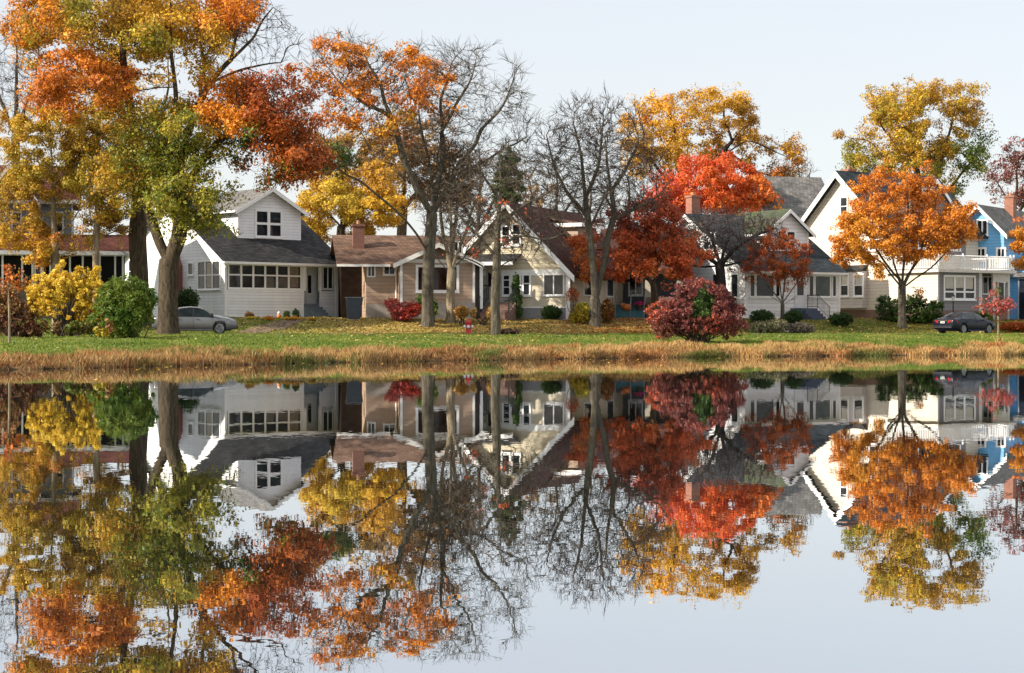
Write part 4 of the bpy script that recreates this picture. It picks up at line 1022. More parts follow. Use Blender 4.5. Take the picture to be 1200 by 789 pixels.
def build_grasses():
    global RNG
    RNG = np.random.default_rng(77)
    # tall tan sedge along the water's edge
    n = 150000; X = RNG.uniform(-21, 30, n); span = street(X) - 4 - shore(X); t = -.06 + span * .24 * RNG.uniform(0, 1, n) ** 1.4
    P3 = np.stack([X, t * 1.5, 0 * X], 1); cl = vnoise(P3, .8, 4); cl2 = vnoise(P3, .22, 14); keep = (cl + RNG.uniform(-.5, .6, n) > -.15) & (t < span * (.13 + .09 * vnoise(P3 * np.array([1, 0, 1]), .25, 61) + .10 * vnoise(P3 * np.array([1, .6, 1]), .9, 66)) + .6)
    X, t, cl, cl2 = X[keep], t[keep], cl[keep], cl2[keep]; Y = shore(X) + t; n = len(X)
    hg = np.clip((.26 + .28 * cl + .17 * cl2) * RNG.uniform(.45, 1.3, n) * np.interp(t, [-.4, .3, 2, 5, 9], [.75, 1.0, 1.0, .75, .4]), .06, .62)
    hue = np.clip(.5 + .55 * cl2 + .35 * cl + RNG.normal(size=n) * .25, 0, 1)
    c = pal_pick([(.17, .075, .03), (.33, .18, .07), (.50, .33, .14), (.60, .44, .20)], hue)
    pale = np.clip((X + 3) / 8, 0, 1)[:, None]; c = c * (np.array([.86, .80, .74]) * (1 - pale) + np.array([1.12, 1.08, 1.0]) * pale)
    gr = (vnoise(np.stack([X, t, 0 * X], 1), .5, 31) + RNG.normal(size=n) * .18 > .32); c[gr] = pal_pick([(.10, .13, .03), (.2, .22, .05)], RNG.uniform(0, 1, gr.sum()))
    red = (vnoise(np.stack([X, t, 0 * X], 1), .4, 51) + RNG.normal(size=n) * .2 > .4); c[red] *= np.array([.9, .6, .5])
    tag(blades('sedge_grass', X, Y, hg, c, .013, .55), 'tall dry tan sedge growing all along the waterline', 'grass')
    # weed stalks that stand above the sedge
    n = 520; X = RNG.uniform(-20, 22, n); t = RNG.uniform(.5, 6, n); Y = shore(X) + t
    k = vnoise(np.stack([X, t, 0 * X], 1), .35, 8) > .1; X, t, Y = X[k], t[k], Y[k]; n = len(X)
    c = pal_pick([(.10, .05, .03), (.25, .14, .07), (.36, .26, .10)], RNG.uniform(0, 1, n))
    o = blades('weed_stalks', X, Y, RNG.uniform(.3, .7, n), c, .008, .25); tag(o, 'thin brown weed stalks standing up out of the sedge', 'weeds')
    # lawn
    n = 150000; X = RNG.uniform(-30, 36, n); lo = shore(X) + .12 * (street(X) - shore(X)); hi = street(X) - 3.9; u = RNG.uniform(0, 1, n) ** 1.25; Y = lo + (hi - lo) * u
    c = pal_pick([(.055, .105, .014), (.11, .175, .022), (.18, .225, .035), (.28, .25, .065)], np.clip(.5 + .5 * vnoise(np.stack([X, Y, 0 * X], 1), .3, 5) + RNG.normal(size=n) * .2, 0, 1))
    tag(blades('lawn_grass', X, Y, RNG.uniform(.03, .09, n) * np.interp(street(X) - Y, [4, 7, 9], [1.5, 1.2, 1]), c, .02, .6), 'short green lawn between sedge and street', 'grass')
    n = 60000; X = RNG.uniform(-40, 45, n); Y = street(X) + 3.7 + RNG.uniform(0, 1, n) ** 1.2 * 14
    k = RNG.uniform(0, 1, n) > litter(X, Y) * 1.0 - .1; X, Y = X[k], Y[k]; n = len(X)
    c = pal_pick([(.06, .10, .015), (.11, .16, .025), (.22, .22, .05)], RNG.uniform(0, 1, n))
    tag(blades('front_yard_grass', X, Y, RNG.uniform(.05, .12, n), c, .025, .6), 'thin grass of the front yards beyond the street', 'grass')
    # fallen leaves
    n = 120000; X = RNG.uniform(-30, 40, n); Y = np.where(RNG.uniform(0, 1, n) < .68, street(X) + 3.6 + RNG.uniform(0, 13, n), shore(X) + 8 + RNG.uniform(0, 1, n) * (street(X) - 4 - shore(X) - 8))
    k = RNG.uniform(0, 1, n) < litter(X, Y) * .9 + .015; X, Y = X[k], Y[k]; n = len(X)
    cen = np.stack([X, Y, height(X, Y) + RNG.uniform(.02, .07, n)], 1)
    pxs = 600 + F * X / Y
    c = pal_pick([(.20, .11, .045), (.42, .26, .08), (.58, .40, .13), (.66, .50, .2)], RNG.uniform(0, 1, n))
    rd = (np.interp(pxs, [0, 640, 740, 820, 880, 900, 1150, 1165, 1200], [0, 0, .6, .6, .4, 0, .1, .9, .9]) > RNG.uniform(0, 1, n)); c[rd] = pal_pick(RUST, RNG.uniform(0, 1, rd.sum()))
    o = leaf_object('fallen_leaves', cen, .13, c, None, 2.2); tag(o, 'golden and brown fallen leaves lying over the lawns', 'leaves', kind='stuff')
build_grasses()

# ------------------------------------------------------------------ cars
def build_car(name, label, loc, rz, paint, lower, st, wx, dlo, L_=4.7, dark_lights=False, plate=False):
    root = empty(name, loc, rz, label, 'car', 'cars parked on the lakeside street')
    S = np.array(st, float)
    def at(x): return [np.interp(x, S[:, 0], S[:, k]) for k in range(1, 6)]
    xs = list(S[:, 0]); m = bmesh.new(); rings = []
    for x in xs:
        zb, be, tp, hb, hr = at(x); up = max(tp - .05, be + .01); mid = zb + (be - zb) * .55
        half = [(hb * .55, zb), (hb * .90, zb + .02), (hb * .985, zb + .12), (hb, mid), (hb * .975, be), ((hb * .975 + hr) / 2 + .02, (be + up) / 2), (hr, up), (hr * .8, tp - .012), (hr * .4, tp)]
        pts = [(x, -y, z) for y, z in half] + [(x, y, z) for y, z in half[::-1]]
        rings.append([m.verts.new(p) for p in pts])
    n = len(rings[0])
    for a, b in zip(rings[:-1], rings[1:]):
        for j in range(n): m.faces.new((a[j], a[(j + 1) % n], b[(j + 1) % n], b[j]))
    m.faces.new(rings[0]); m.faces.new(rings[-1][::-1])
    bmesh.ops.recalc_face_normals(m, faces=m.faces); bmesh.ops.subdivide_edges(m, edges=[e for e in m.edges if abs(e.verts[0].co.x - e.verts[1].co.x) > .02], cuts=2)
    me = bpy.data.meshes.new('body'); m.to_mesh(me); m.free(); me.polygons.foreach_set('use_smooth', [True] * len(me.polygons))
    body = bpy.data.objects.new('body', me); link(body)
    sb = body.modifiers.new('s', 'SUBSURF'); sb.levels = 1; sb.render_levels = 1
    # wheel openings are really cut
    cut = MB()
    for x in wx:
        for sgn in (-1, 1): cut.lathe([(.375, -.2), (.375, .3)], (x, sgn * .8, .33), 24, axis='y')
    co = cut.build('cutter', paint); md = body.modifiers.new('b', 'BOOLEAN'); md.operation = 'DIFFERENCE'; md.object = co; md.solver = 'EXACT'
    bpy.context.view_layer.update(); dg = bpy.context.evaluated_depsgraph_get()
    nm = bpy.data.meshes.new_from_object(body.evaluated_get(dg)); body.modifiers.clear(); body.data = nm; nm.materials.clear(); nm.materials.append(paint)
    bpy.data.objects.remove(co); body.parent = root
    BLK = plain('car_black', (.012, .012, .013), .5, .2); GL = glass('car_glass', (.02, .028, .033)); CH = plain('chrome', (.6, .6, .6), .2, .05, metal=1)
    # dark inner arches, tyres, rims
    for x in wx:
        for sgn in (-1, 1):
            w = MB(); w.lathe([(.20, -.10), (.30, -.105), (.325, -.08), (.33, 0), (.325, .08), (.30, .105), (.20, .10)], (x, sgn * .775, .33), 28, axis='y'); wo = w.build('wheel', plain('tyre', (.018, .018, .018), .8), root, smooth=True)
            r = MB(); yy = sgn * .875; r.lathe([(.045, -.012), (.05, .012)], (x, yy, .33), 10, axis='y')
            for k in range(9):
                a = 2 * math.pi * k / 9; r.prism([(x + .035 * math.cos(a - .7), yy - .012, .33 + .035 * math.sin(a - .7)), (x + .2 * math.cos(a - .16), yy - .012, .33 + .2 * math.sin(a - .16)), (x + .2 * math.cos(a + .16), yy - .012, .33 + .2 * math.sin(a + .16)), (x + .035 * math.cos(a + .7), yy - .012, .33 + .035 * math.sin(a + .7))], (0, .022, 0))
            r.lathe([(.195, -.02), (.225, -.02), (.225, .02), (.195, .02), (.195, -.02)], (x, yy - .0, .33), 24, axis='y')
            r.build('rim', plain('alloy', (.30, .31, .32), .3, .05, metal=.8), wo)
            d = MB(); d.lathe([(.19, -.05), (.19, -.03)], (x, yy - sgn * .0, .33), 20, axis='y') if sgn > 0 else d.lathe([(.19, .03), (.19, .05)], (x, yy, .33), 20, axis='y'); d.build('brake', BLK, wo)
    u = MB(); u.box(S[0, 0] + .35, S[-1, 0] - .35, -.66, .66, .2, .62); u.build('underbody', BLK, root)
    def surf(x, z):
        zb, be, tp, hb, hr = at(x); up = max(tp - .05, be + .01); t = (z - be) / (up - be)
        return hb * .975 * (1 - t) + hr * t + .022 * 4 * t * (1 - t)
    def strip_side(xs_, lo, hi, sgn, off):
        mb = MB(); v = []
        for x in xs_:
            a, b = lo(x), max(hi(x), lo(x) + .01)
            for k in range(4):
                z = a + (b - a) * k / 3; v.append((x, sgn * (surf(x, z) + off), z))
        mb.add(v, [(4 * i + k, 4 * i + k + 1, 4 * i + k + 5, 4 * i + k + 4) for i in range(len(xs_) - 1) for k in range(3)]); return mb
    hi = lambda x: float(np.interp(x, [d[0] for d in dlo], [d[1] for d in dlo])); lo = lambda x: at(x)[1] + .035
    x0, xp, x1 = dlo[0][0], -.12, dlo[-1][0]
    for sgn in (-1, 1):
        strip_side(np.linspace(x0 - .04, x1 + .05, 22), lambda x: lo(x) - .02, lambda x: hi(min(max(x, x0), x1)) + .022, sgn, .006).build('window_surround', BLK, root)
        strip_side(np.linspace(x0, xp - .05, 10), lo, hi, sgn, .014).build('side_window', GL, root); strip_side(np.linspace(xp + .05, x1, 10), lo, hi, sgn, .014).build('side_window', GL, root)
        for x in (xp, dlo[-1][0] - .0, x0 + .32):
            g = MB(); zt = lo(x) - .06; g.add([(x - .008, sgn * (np.interp(x, S[:, 0], S[:, 4]) * 1.002), .30), (x + .008, sgn * (np.interp(x, S[:, 0], S[:, 4]) * 1.002), .30), (x + .008, sgn * (np.interp(x, S[:, 0], S[:, 4]) * .985 + .004), zt), (x - .008, sgn * (np.interp(x, S[:, 0], S[:, 4]) * .985 + .004), zt)], [(0, 1, 2, 3)]); g.build('door_gap', BLK, root)
        for x in (xp - .95, xp + .12):
            g = MB(); hb = np.interp(x, S[:, 0], S[:, 4]); g.box(x, x + .2, sgn * hb * .97, sgn * (hb + .025), .79, .83); g.build('door_handle', paint, root, bevel=.008)
        g = MB(); xm = dlo[-1][0] - .12; hb = np.interp(xm, S[:, 0], S[:, 4]); g.box(xm - .02, xm + .13, sgn * (hb * .97), sgn * (hb + .19), .95, 1.09); g.build('door_mirror', BLK, root, bevel=.03)
        g = MB(); g.box(-.95, .98, sgn * .86, sgn * .925, .2, .28); g.build('sill_trim', lower, root, bevel=.02)
    def glass_across(xa, xb, name, wid=.86):
        mb = MB(); v = []; xs_ = np.linspace(xa, xb, 8)
        for x in xs_:
            zb, be, tp, hb, hr = at(x)
            for k in range(7):
                q = -1 + 2 * k / 6; y = q * hr * wid; z = tp + .012 - .03 * q * q; v.append((x, y, z))
        mb.add(v, [(7 * i + k, 7 * i + k + 1, 7 * i + k + 8, 7 * i + k + 7) for i in range(7) for k in range(6)]); return mb.build(name, GL, root, smooth=True)
    glass_across(.45, 1.08, 'windscreen'); glass_across(S[4, 0] - .28, -.95, 'rear_window')
    xr, xf = S[0, 0], S[-1, 0]
    RED = plain('tail_lens', (.42, .012, .012), .15, .1); CLR = plain('head_lens', (.6, .62, .62), .1, .1)
    for sgn in (-1, 1):
        g = MB(); g.prism([(xr - .02, sgn * .38, .70), (xr - .02, sgn * .70, .70), (xr + .38, sgn * .885, .74), (xr + .30, sgn * .86, .86), (xr - .0, sgn * .66, .88), (xr - .0, sgn * .38, .86)], (.05, 0, 0)); g.build('tail_light', RED, root, bevel=.01)
        g = MB(); g.prism([(xf - .10, sgn * .46, .56), (xf - .28, sgn * .80, .58), (xf - .55, sgn * .875, .64), (xf - .52, sgn * .83, .71), (xf - .2, sgn * .6, .68)], (.05, 0, .0)); g.build('head_light', CLR, root, bevel=.01)
    g = MB(); g.box(xr - .06, xr + .14, -.72, .72, .36, .58); g.build('bumper', paint, root, bevel=.05)
    g = MB(); g.box(xr - .075, xr - .058, -.70, .70, .44, .47); g.build('bumper_strip', BLK if not dark_lights else CH, root)
    g = MB(); g.box(xf - .1, xf + .03, -.45, .45, .30, .50); g.build('grille', BLK, root, bevel=.02)
    if plate:
        g = MB(); g.box(xr - .05, xr - .005, -.16, .16, .70, .82); pl = g.build('number_plate', plain('plate_white', (.6, .64, .6), .4, .05), root)
        g = MB()
        for k in range(5): x = -.12 + .05 * k; g.box(xr - .056, xr - .0505, x, x + .032, .725 if k != 2 else .75, .79)
        g.build('characters', plain('plate_green', (.03, .10, .06), .5), pl)
        g = MB(); g.box(xr - .03, xr + .02, -.36, .36, .86, .90); g.build('boot_strip', CH, root)
    return root

def carpaint(name, col, metal=.6, coat=.8):
    m, t, b = nt(name); v = coords(t); n = N(t, 'ShaderNodeTexNoise', i_Scale=1.2, i_Detail=5.0); L(t, v, n.inputs['Vector'])
    r = ramp(t, n.outputs['Fac'], [(.3, mul(col, .85)), (.7, mul(col, 1.12))]); L(t, r.outputs['Color'], b.inputs['Base Color'])
    b.inputs['Metallic'].default_value = metal; b.inputs['Roughness'].default_value = .32; b.inputs['Coat Weight'].default_value = coat; b.inputs['Specular IOR Level'].default_value = coat * .6; b.inputs['Coat Roughness'].default_value = .06; return m
ST = [(-2.36, .38, .72, .78, .66, .56), (-2.30, .30, .84, .98, .80, .66), (-2.0, .24, .91, 1.045, .885, .72), (-1.72, .22, .925, 1.08, .905, .68), (-1.35, .21, .93, 1.24, .912, .62), (-.9, .20, .925, 1.41, .915, .58),
      (-.3, .20, .915, 1.462, .915, .575), (.2, .20, .905, 1.43, .915, .58), (.62, .20, .90, 1.30, .915, .63), (1.10, .20, .885, 1.035, .91, .70), (1.5, .21, .855, .965, .90, .71), (1.9, .22, .80, .895, .875, .69), (2.2, .27, .71, .79, .80, .62), (2.35, .33, .60, .66, .64, .5)]
DLO = [(-1.52, .985), (-1.2, 1.19), (-.8, 1.335), (-.3, 1.39), (.2, 1.36), (.55, 1.24), (.98, .96)]
c1 = P(229, 392.3, 20.6)
build_car('parked_car', 'silver four-door sedan parked side-on behind the thick tree trunk', (c1[0], c1[1], 1.01), math.atan(.167), carpaint('silver_paint', (.17, .17, .168)), plain('silver_trim', (.06, .06, .06), .4), ST, (-1.36, 1.36), DLO).scale = (1, 1, 1.1)
c2 = P(1131, 391.5, 18.2); RZ2 = R(41)
build_car('parked_car', 'dark navy sedan seen from its rear quarter beside the pink-leaved sapling', (c2[0], c2[1], 1.01), RZ2, carpaint('navy_paint', (.006, .009, .018), .0, .25), plain('navy_trim', (.012, .016, .03), .4), ST, (-1.36, 1.36), DLO, dark_lights=True, plate=True)

# ------------------------------------------------------------------ small things
def gpos(px, s, py=385):
    p = P(px, py, s); p[2] = float(height(p[0], p[1])); return p
def hydrant():
    p = gpos(549, 19.2); o = empty('fire_hydrant', tuple(p), 0, 'red fire hydrant with white side caps between two tree trunks', 'hydrant')
    RD = plain('hydrant_red', (.50, .015, .02), .35, .12); WH = plain('hydrant_white', (.75, .75, .75), .4)
    m = MB(); m.lathe([(.21, -.1), (.21, .05), (.16, .06), (.15, .55), (.19, .56), (.19, .62), (.16, .63)], k=16); m.build('barrel', RD, o, smooth=True)
    m = MB(); m.lathe([(.17, .631), (.165, .72), (.12, .83), (.05, .88), (.045, .95), (.02, .96)], k=16); m.build('bonnet', RD, o, smooth=True)
    for sx in (-1, 1):
        m = MB(); m.lathe([(.085, .14), (.085, .27), (.05, .275), (.045, .32)] if sx > 0 else [(.045, -.32), (.05, -.275), (.085, -.27), (.085, -.14)], (0, 0, .47), 12, axis='x'); m.build('side_cap', WH, o, smooth=True)
    m = MB(); m.lathe([(.05, -.32), (.1, -.28), (.11, -.14)], (0, 0, .45), 12, axis='y'); m.build('front_cap', WH, o, smooth=True)
hydrant()
ORNG = plain('pumpkin_skin', (.60, .16, .025), .5, .2)
def pumpkin(p, r, label, group, mat=ORNG):
    o = empty('pumpkin', tuple(p), RNG.uniform(0, 6), label, 'pumpkin', group)
    m = MB(); m.lathe([(.1 * r, .06 * r), (.7 * r, .0), (.98 * r, .4 * r), (1.0 * r, .75 * r), (.8 * r, 1.25 * r), (.4 * r, 1.45 * r), (.12 * r, 1.38 * r)], k=32, ribs=8, amp=.06); m.build('shell', mat, o, smooth=True)
    m = MB(); m.tube([(0, 0, 1.38 * r), (.03, 0, 1.6 * r), (.09, .02, 1.75 * r)], [.18 * r, .12 * r, .1 * r], 6); m.build('stalk', plain('stalk', (.12, .12, .04), .8), o)
x0, x1, zf = TS.porch
def ts_pt(x, y, z):
    return np.array([TS.Cx + x * TS.c - y * TS.s, TS.Cy + x * TS.s + y * TS.c, TS.z0 + z])
pumpkin(ts_pt(x0 + .55, .9 - .32 * 1.5, zf - .22), .23, 'smaller pale orange pumpkin on the higher teal step', 'pumpkins on the teal steps', plain('pumpkin_pale', (.66, .27, .14), .5, .2))
pumpkin(ts_pt(x0 + .85, .9 - .32 * 2.5, zf - .42), .32, 'large deep orange pumpkin on the teal steps', 'pumpkins on the teal steps')
def flower_pot(p, label, cols, r=.2, name='flower_pot'):
    global RNG
    o = empty(name, tuple(p), 0, label, 'flower pot')
    m = MB(); m.lathe([(r * .6, 0), (r * .75, .02), (r, r * 1.3), (r * 1.05, r * 1.32), (r * 1.05, r * 1.45), (r * .9, r * 1.45)], k=14); m.build('pot', plain('terracotta', (.12, .10, .10), .7), o, smooth=True)
    n = 700; u = unit(RNG.normal(size=(n, 3))) * RNG.uniform(.6, 1, (n, 1)) * np.array([r * 2.1, r * 2.1, r * 1.3]); u[:, 2] = np.abs(u[:, 2]) + r * 1.2
    c = pal_pick(cols, RNG.uniform(0, 1, n)); c[u[:, 2] < r * 1.55] = (.06, .11, .03); leaf_object('blooms', u, .08, c, o, .8)
flower_pot(ts_pt(x1 - .35, .9 - .32 * 2.5, zf - .42), 'pot of bright pink chrysanthemums at the right end of the teal steps', [(.55, .03, .16), (.75, .07, .28)], .26)

def lamp_post():
    p = gpos(1117, 17.2); o = empty('lamp_post', tuple(p), 0, 'thin black garden lamp post behind the dark sedan', 'lamp post')
    zt = EYE + (HORIZON - 347) / 17.2 - p[2]
    m = MB(); m.lathe([(.12, -.1), (.12, .05), (.06, .1), (.045, .5), (.04, zt - .4), (.07, zt - .38), (.07, zt - .34)], k=10); m.build('pole', METAL_BLACK, o, smooth=True)
    m = MB(); m.lathe([(.09, zt - .338), (.14, zt - .05), (.14, zt - .04)], k=6); m.build('lantern_glass', plain('lantern_white', (.62, .62, .58), .3), o)
    m = MB(); m.lathe([(.17, zt - .038), (.10, zt + .05), (.02, zt + .12), (.02, zt + .16)], k=6); m.build('cap', METAL_BLACK, o)
lamp_post()
def wheeled_bin():
    p = gpos(415, 18.35, 372); o = empty('wheeled_bin', tuple(p), R(8), 'large blue-grey bin in the shadow beside the tan-brown bungalow', 'bin')
    BL = plain('bin_blue', (.045, .06, .08), .6, .15)
    m = MB(); m.add([(-.42, -.35, 0), (.36, -.35, 0), (.36, .35, 0), (-.42, .35, 0), (-.52, -.45, 1.4), (.55, -.45, 1.4), (.55, .45, 1.4), (-.52, .45, 1.4)], [(0, 1, 2, 3), (4, 5, 6, 7), (0, 1, 5, 4), (1, 2, 6, 5), (2, 3, 7, 6), (3, 0, 4, 7)]); m.build('tub', BL, o, bevel=.03)
    m = MB(); m.box(-.56, .6, -.5, .5, 1.402, 1.47); m.build('lid', plain('bin_lid', (.16, .19, .22), .5), o, bevel=.02)
    for s_ in (-1, 1):
        m = MB(); m.lathe([(.14, -.04), (.14, .04)], (s_ * .36, .42, .13), 14, axis='x'); m.build('wheel', plain('tyre', (.018, .018, .018), .8), o)
wheeled_bin()
def gnome():
    p = gpos(327, 18.4); o = empty('garden_ornament', tuple(p), 0, 'small orange and white garden ornament in the flower bed by the porch', 'ornament')
    m = MB(); m.lathe([(.2, 0), (.24, .1), (.24, .28), (.15, .36)], k=14); m.build('base', ORNG, o, smooth=True)
    m = MB(); m.lathe([(.15, .361), (.17, .45), (.13, .58), (.05, .64)], k=12); m.build('head', plain('ornament_white', (.7, .66, .6), .6), o, smooth=True)
gnome()
bpy.data.objects['garden_ornament'].scale = (.62, .62, .68)
m = MB(); p = gpos(449.5, 20.2, 384); m.lathe([(.42, -.1), (.42, .06), (.38, .08), (.02, .08)], tuple(p), 20); tag(m.build('manhole_cover', plain('rusty_iron', (.10, .055, .035), .8, .3), None), 'round rusty brown cover lying in the grass in front of the bungalow', 'manhole cover')

def floating_leaves():
    global RNG
    RNG = np.random.default_rng(31); n = 260
    t = RNG.gamma(1.2, 5, n) + .4; X = RNG.uniform(-16, 18, n); Y = np.clip(shore(X) - t, 9, None); X = X * Y / 62
    cen = np.stack([X, Y, 0 * X + .006], 1); a = RNG.uniform(0, 6.28, n); sz = RNG.uniform(.03, .075, n)[:, None]
    u = np.stack([np.cos(a), np.sin(a), .12 + 0 * a], 1) * sz; v = np.stack([-np.sin(a), np.cos(a), .1 + 0 * a], 1) * sz * .7
    o = fast_mesh('floating_leaves', np.stack([cen - u, cen + v, cen + u, cen - v], 1).reshape(-1, 3), 4, leafmat(), pal_pick(BROWN + GOLD, RNG.uniform(0, 1, n)))
    tag(o, 'scattered fallen leaves floating on the lake', 'leaves', kind='stuff')
# ------------------------------------------------------------------ the trees of the photograph
ST_ = 'street trees in autumn leaf'; BT_ = 'bare trees along the street'; BG_ = 'trees behind the houses'
build_tree('maple_tree', 'huge thick-trunked maple in green, gold and rust standing before the silver car', 'tree', ST_, 21.5,
    [[(197, 391), (197, 350), (198, 308)], [(198, 308), (186, 286), (171, 240, .6), (158, 180, 1), (147, 110, 1), (140, 50, 1), (132, -20, 1)],
     [(199, 308), (210, 280), (213, 240, -.5), (208, 180, -.5), (211, 110, -1), (205, 50, -1), (200, -30, -1)], [(211, 200), (222, 140, 1.5), (232, 80, 2), (226, 20, 2)],
     [(212, 175), (240, 98, .5), (270, 68, .5), (298, 42, .5), (318, 5, .5)], [(213, 225), (250, 178, -1), (290, 145, -1.5), (340, 125, -1)],
     [(211, 200), (235, 235, -2), (245, 262, -2.5)], [(290, 145, -1.5), (340, 175, -1.5), (375, 185, -1.5)], [(240, 98, .5), (285, 76, 1.5), (325, 68, 1.5)], [(270, 68, .5), (282, 35, -1), (285, 0, -1)], [(285, 76, 1.5), (315, 90, 1)]],
    [(90, 35, 85, 75, 0, 4.5), (190, 15, 95, 60, 0, 5), (85, 105, 80, 45, -1, 4), (200, 165, 85, 50, -1, 4), (215, 235, 58, 50, -2, 2.6), (290, 60, 70, 70, 0, 3.5), (300, 130, 70, 45, -1, 3), (295, 60, 60, 62, 0, 3.2, 4.5), (340, 170, 60, 38, -1, 3), (330, 192, 46, 30, -1.5, 2.2), (150, 200, 50, 40, 0, 3)],
    n_attr=4300, step=.4, kill=.56, base_r=.55, tip_r=.017, bk=BARK_DARK, leaves=112000, lsize=.16, spread=.42, twigs=1.8, twig_len=.85, thin=.1, seed=1, leaf_r=.06, droop=.05, twig_bk=BARK_BLACK,
    zones=[(110, 70, 130, 120, GOLD + OLIVE[2:] + ORANGE[1:2], .38), (250, 170, 110, 60, OLIVE[2:] + GOLD[:1] + RUST[2:], .5), (175, 190, 75, 60, OLIVE[1:] + GOLD[:2], .7), (35, 30, 60, 60, ORANGE[1:] + GOLD[:1] + ORANGE[1:2], 1.15), (55, 40, 55, 50, GOLD[:2] + OLIVE[1:], 1.0), (120, 20, 60, 45, OLIVE[1:] + GOLD, 1.2), (190, 22, 70, 42, OLIVE[1:] + GOLD, 1.2), (255, 8, 45, 28, ORANGE, 1.1), (75, 92, 65, 38, ORANGE, 1.3), (120, 100, 40, 28, RUST[1:] + ORANGE, 1.2), (160, 150, 60, 40, OLIVE, .8), (195, 150, 50, 30, GREEN[1:] + OLIVE, .9),
           (225, 190, 62, 45, GREEN[2:] + OLIVE, 1.3), (215, 242, 60, 46, GREEN[1:] + OLIVE[1:3] + GREEN[2:] + OLIVE[1:2], 1.5), (270, 122, 45, 32, ORANGE, 1.2), (325, 115, 55, 32, RUST, 1.3), (345, 165, 55, 32, RUST + ORANGE[:1], 1.3), (300, 170, 35, 22, GREEN, .8), (180, 205, 40, 30, GREEN + GOLD, .8), (325, 195, 42, 24, RUST[1:] + OLIVE[:2] + RUST[1:2], 1.0), (290, 192, 35, 20, RUST + GOLD, .9)])
build_tree('maple_tree', 'dark-trunked maple behind the huge one, with low golden branch over the red porch roof', 'tree', ST_, 18.9,
    [[(163, 380), (164, 330), (161, 280), (163, 250), (166, 205)], [(166, 205), (148, 150), (135, 95), (125, 40)], [(166, 205), (185, 150, 1), (196, 90, 1), (190, 40, 1)], [(163, 262), (138, 272, -.5), (118, 284, -1), (100, 296, -1)], [(165, 215), (140, 205, -1), (110, 190, -1)]],
    [(140, 120, 70, 80, 0, 4), (122, 275, 26, 20, -1, 1.2), (120, 190, 50, 35, -1, 3), (170, 170, 50, 50, 1, 3)],
    n_attr=800, step=.42, kill=.65, base_r=.54, tip_r=.017, bk=BARK_DARK, leaves=14000, lsize=.16, spread=.33, twigs=.5, seed=2, leaf_r=.06, twig_bk=BARK_BLACK,
    zones=[(122, 278, 32, 18, YELLOW, 1.4), (145, 255, 20, 20, GOLD, 1.0), (130, 190, 55, 40, OLIVE + GOLD, 1.0), (165, 165, 50, 40, GREEN + OLIVE, .8), (120, 110, 60, 50, GOLD, .7)])
build_tree('birch_tree', 'slender pale-trunked golden tree at the far left behind the yellow shrub', 'tree', ST_, 20.5,
    [[(66, 388), (65, 330), (64, 280), (62, 230), (60, 170), (57, 125)], [(64, 270), (30, 240, -.5), (5, 215, -.5)], [(64, 280), (95, 250, -.8), (120, 225, -.8)], [(62, 220), (90, 180, .6), (105, 150, .6)], [(62, 235), (32, 195, .6), (15, 165, .6)]],
    [(60, 190, 62, 80, 0, 2.4), (15, 240, 42, 65, 0, 2.2), (100, 215, 42, 60, 0, 2.2), (20, 165, 36, 45, 0, 2), (60, 285, 60, 28, -.5, 2)],
    n_attr=1100, step=.36, kill=.5, base_r=.24, tip_r=.012, bk=BARK_PALE, leaves=48000, per=30, lsize=.12, spread=.28, seed=3, leaf_r=.045, thin=.12, nsc=.5, twigs=.4,
    zones=[(62, 170, 70, 60, GOLD[:2] + OLIVE[1:] + BROWN[2:], 1), (15, 225, 45, 70, OLIVE[1:] + GOLD[:2], 1), (70, 255, 60, 50, OLIVE[1:] + GOLD[:1] + ORANGE[1:2], 1), (105, 190, 45, 60, OLIVE[1:], 1), (30, 285, 45, 28, GOLD, .8), (20, 145, 40, 40, GOLD + OLIVE[2:], .9)])
build_tree('birch_tree', 'second slender pale trunk just left of the dark maple trunk', 'tree', ST_, 19.6,
    [[(113, 388), (112, 330), (113, 280), (115, 230), (112, 180)]], [(112, 205, 38, 60, .5, 2), (108, 165, 44, 38, .5, 2), (130, 245, 34, 32, .5, 1.8)], n_attr=520, step=.38, kill=.55, base_r=.2, tip_r=.012, bk=BARK_PALE, leaves=15000, lsize=.13, spread=.3, seed=4, leaf_r=.045,
    zones=[(112, 195, 46, 70, OLIVE + GOLD, 1), (132, 245, 36, 34, GOLD[:2] + BROWN[1:], .9)])
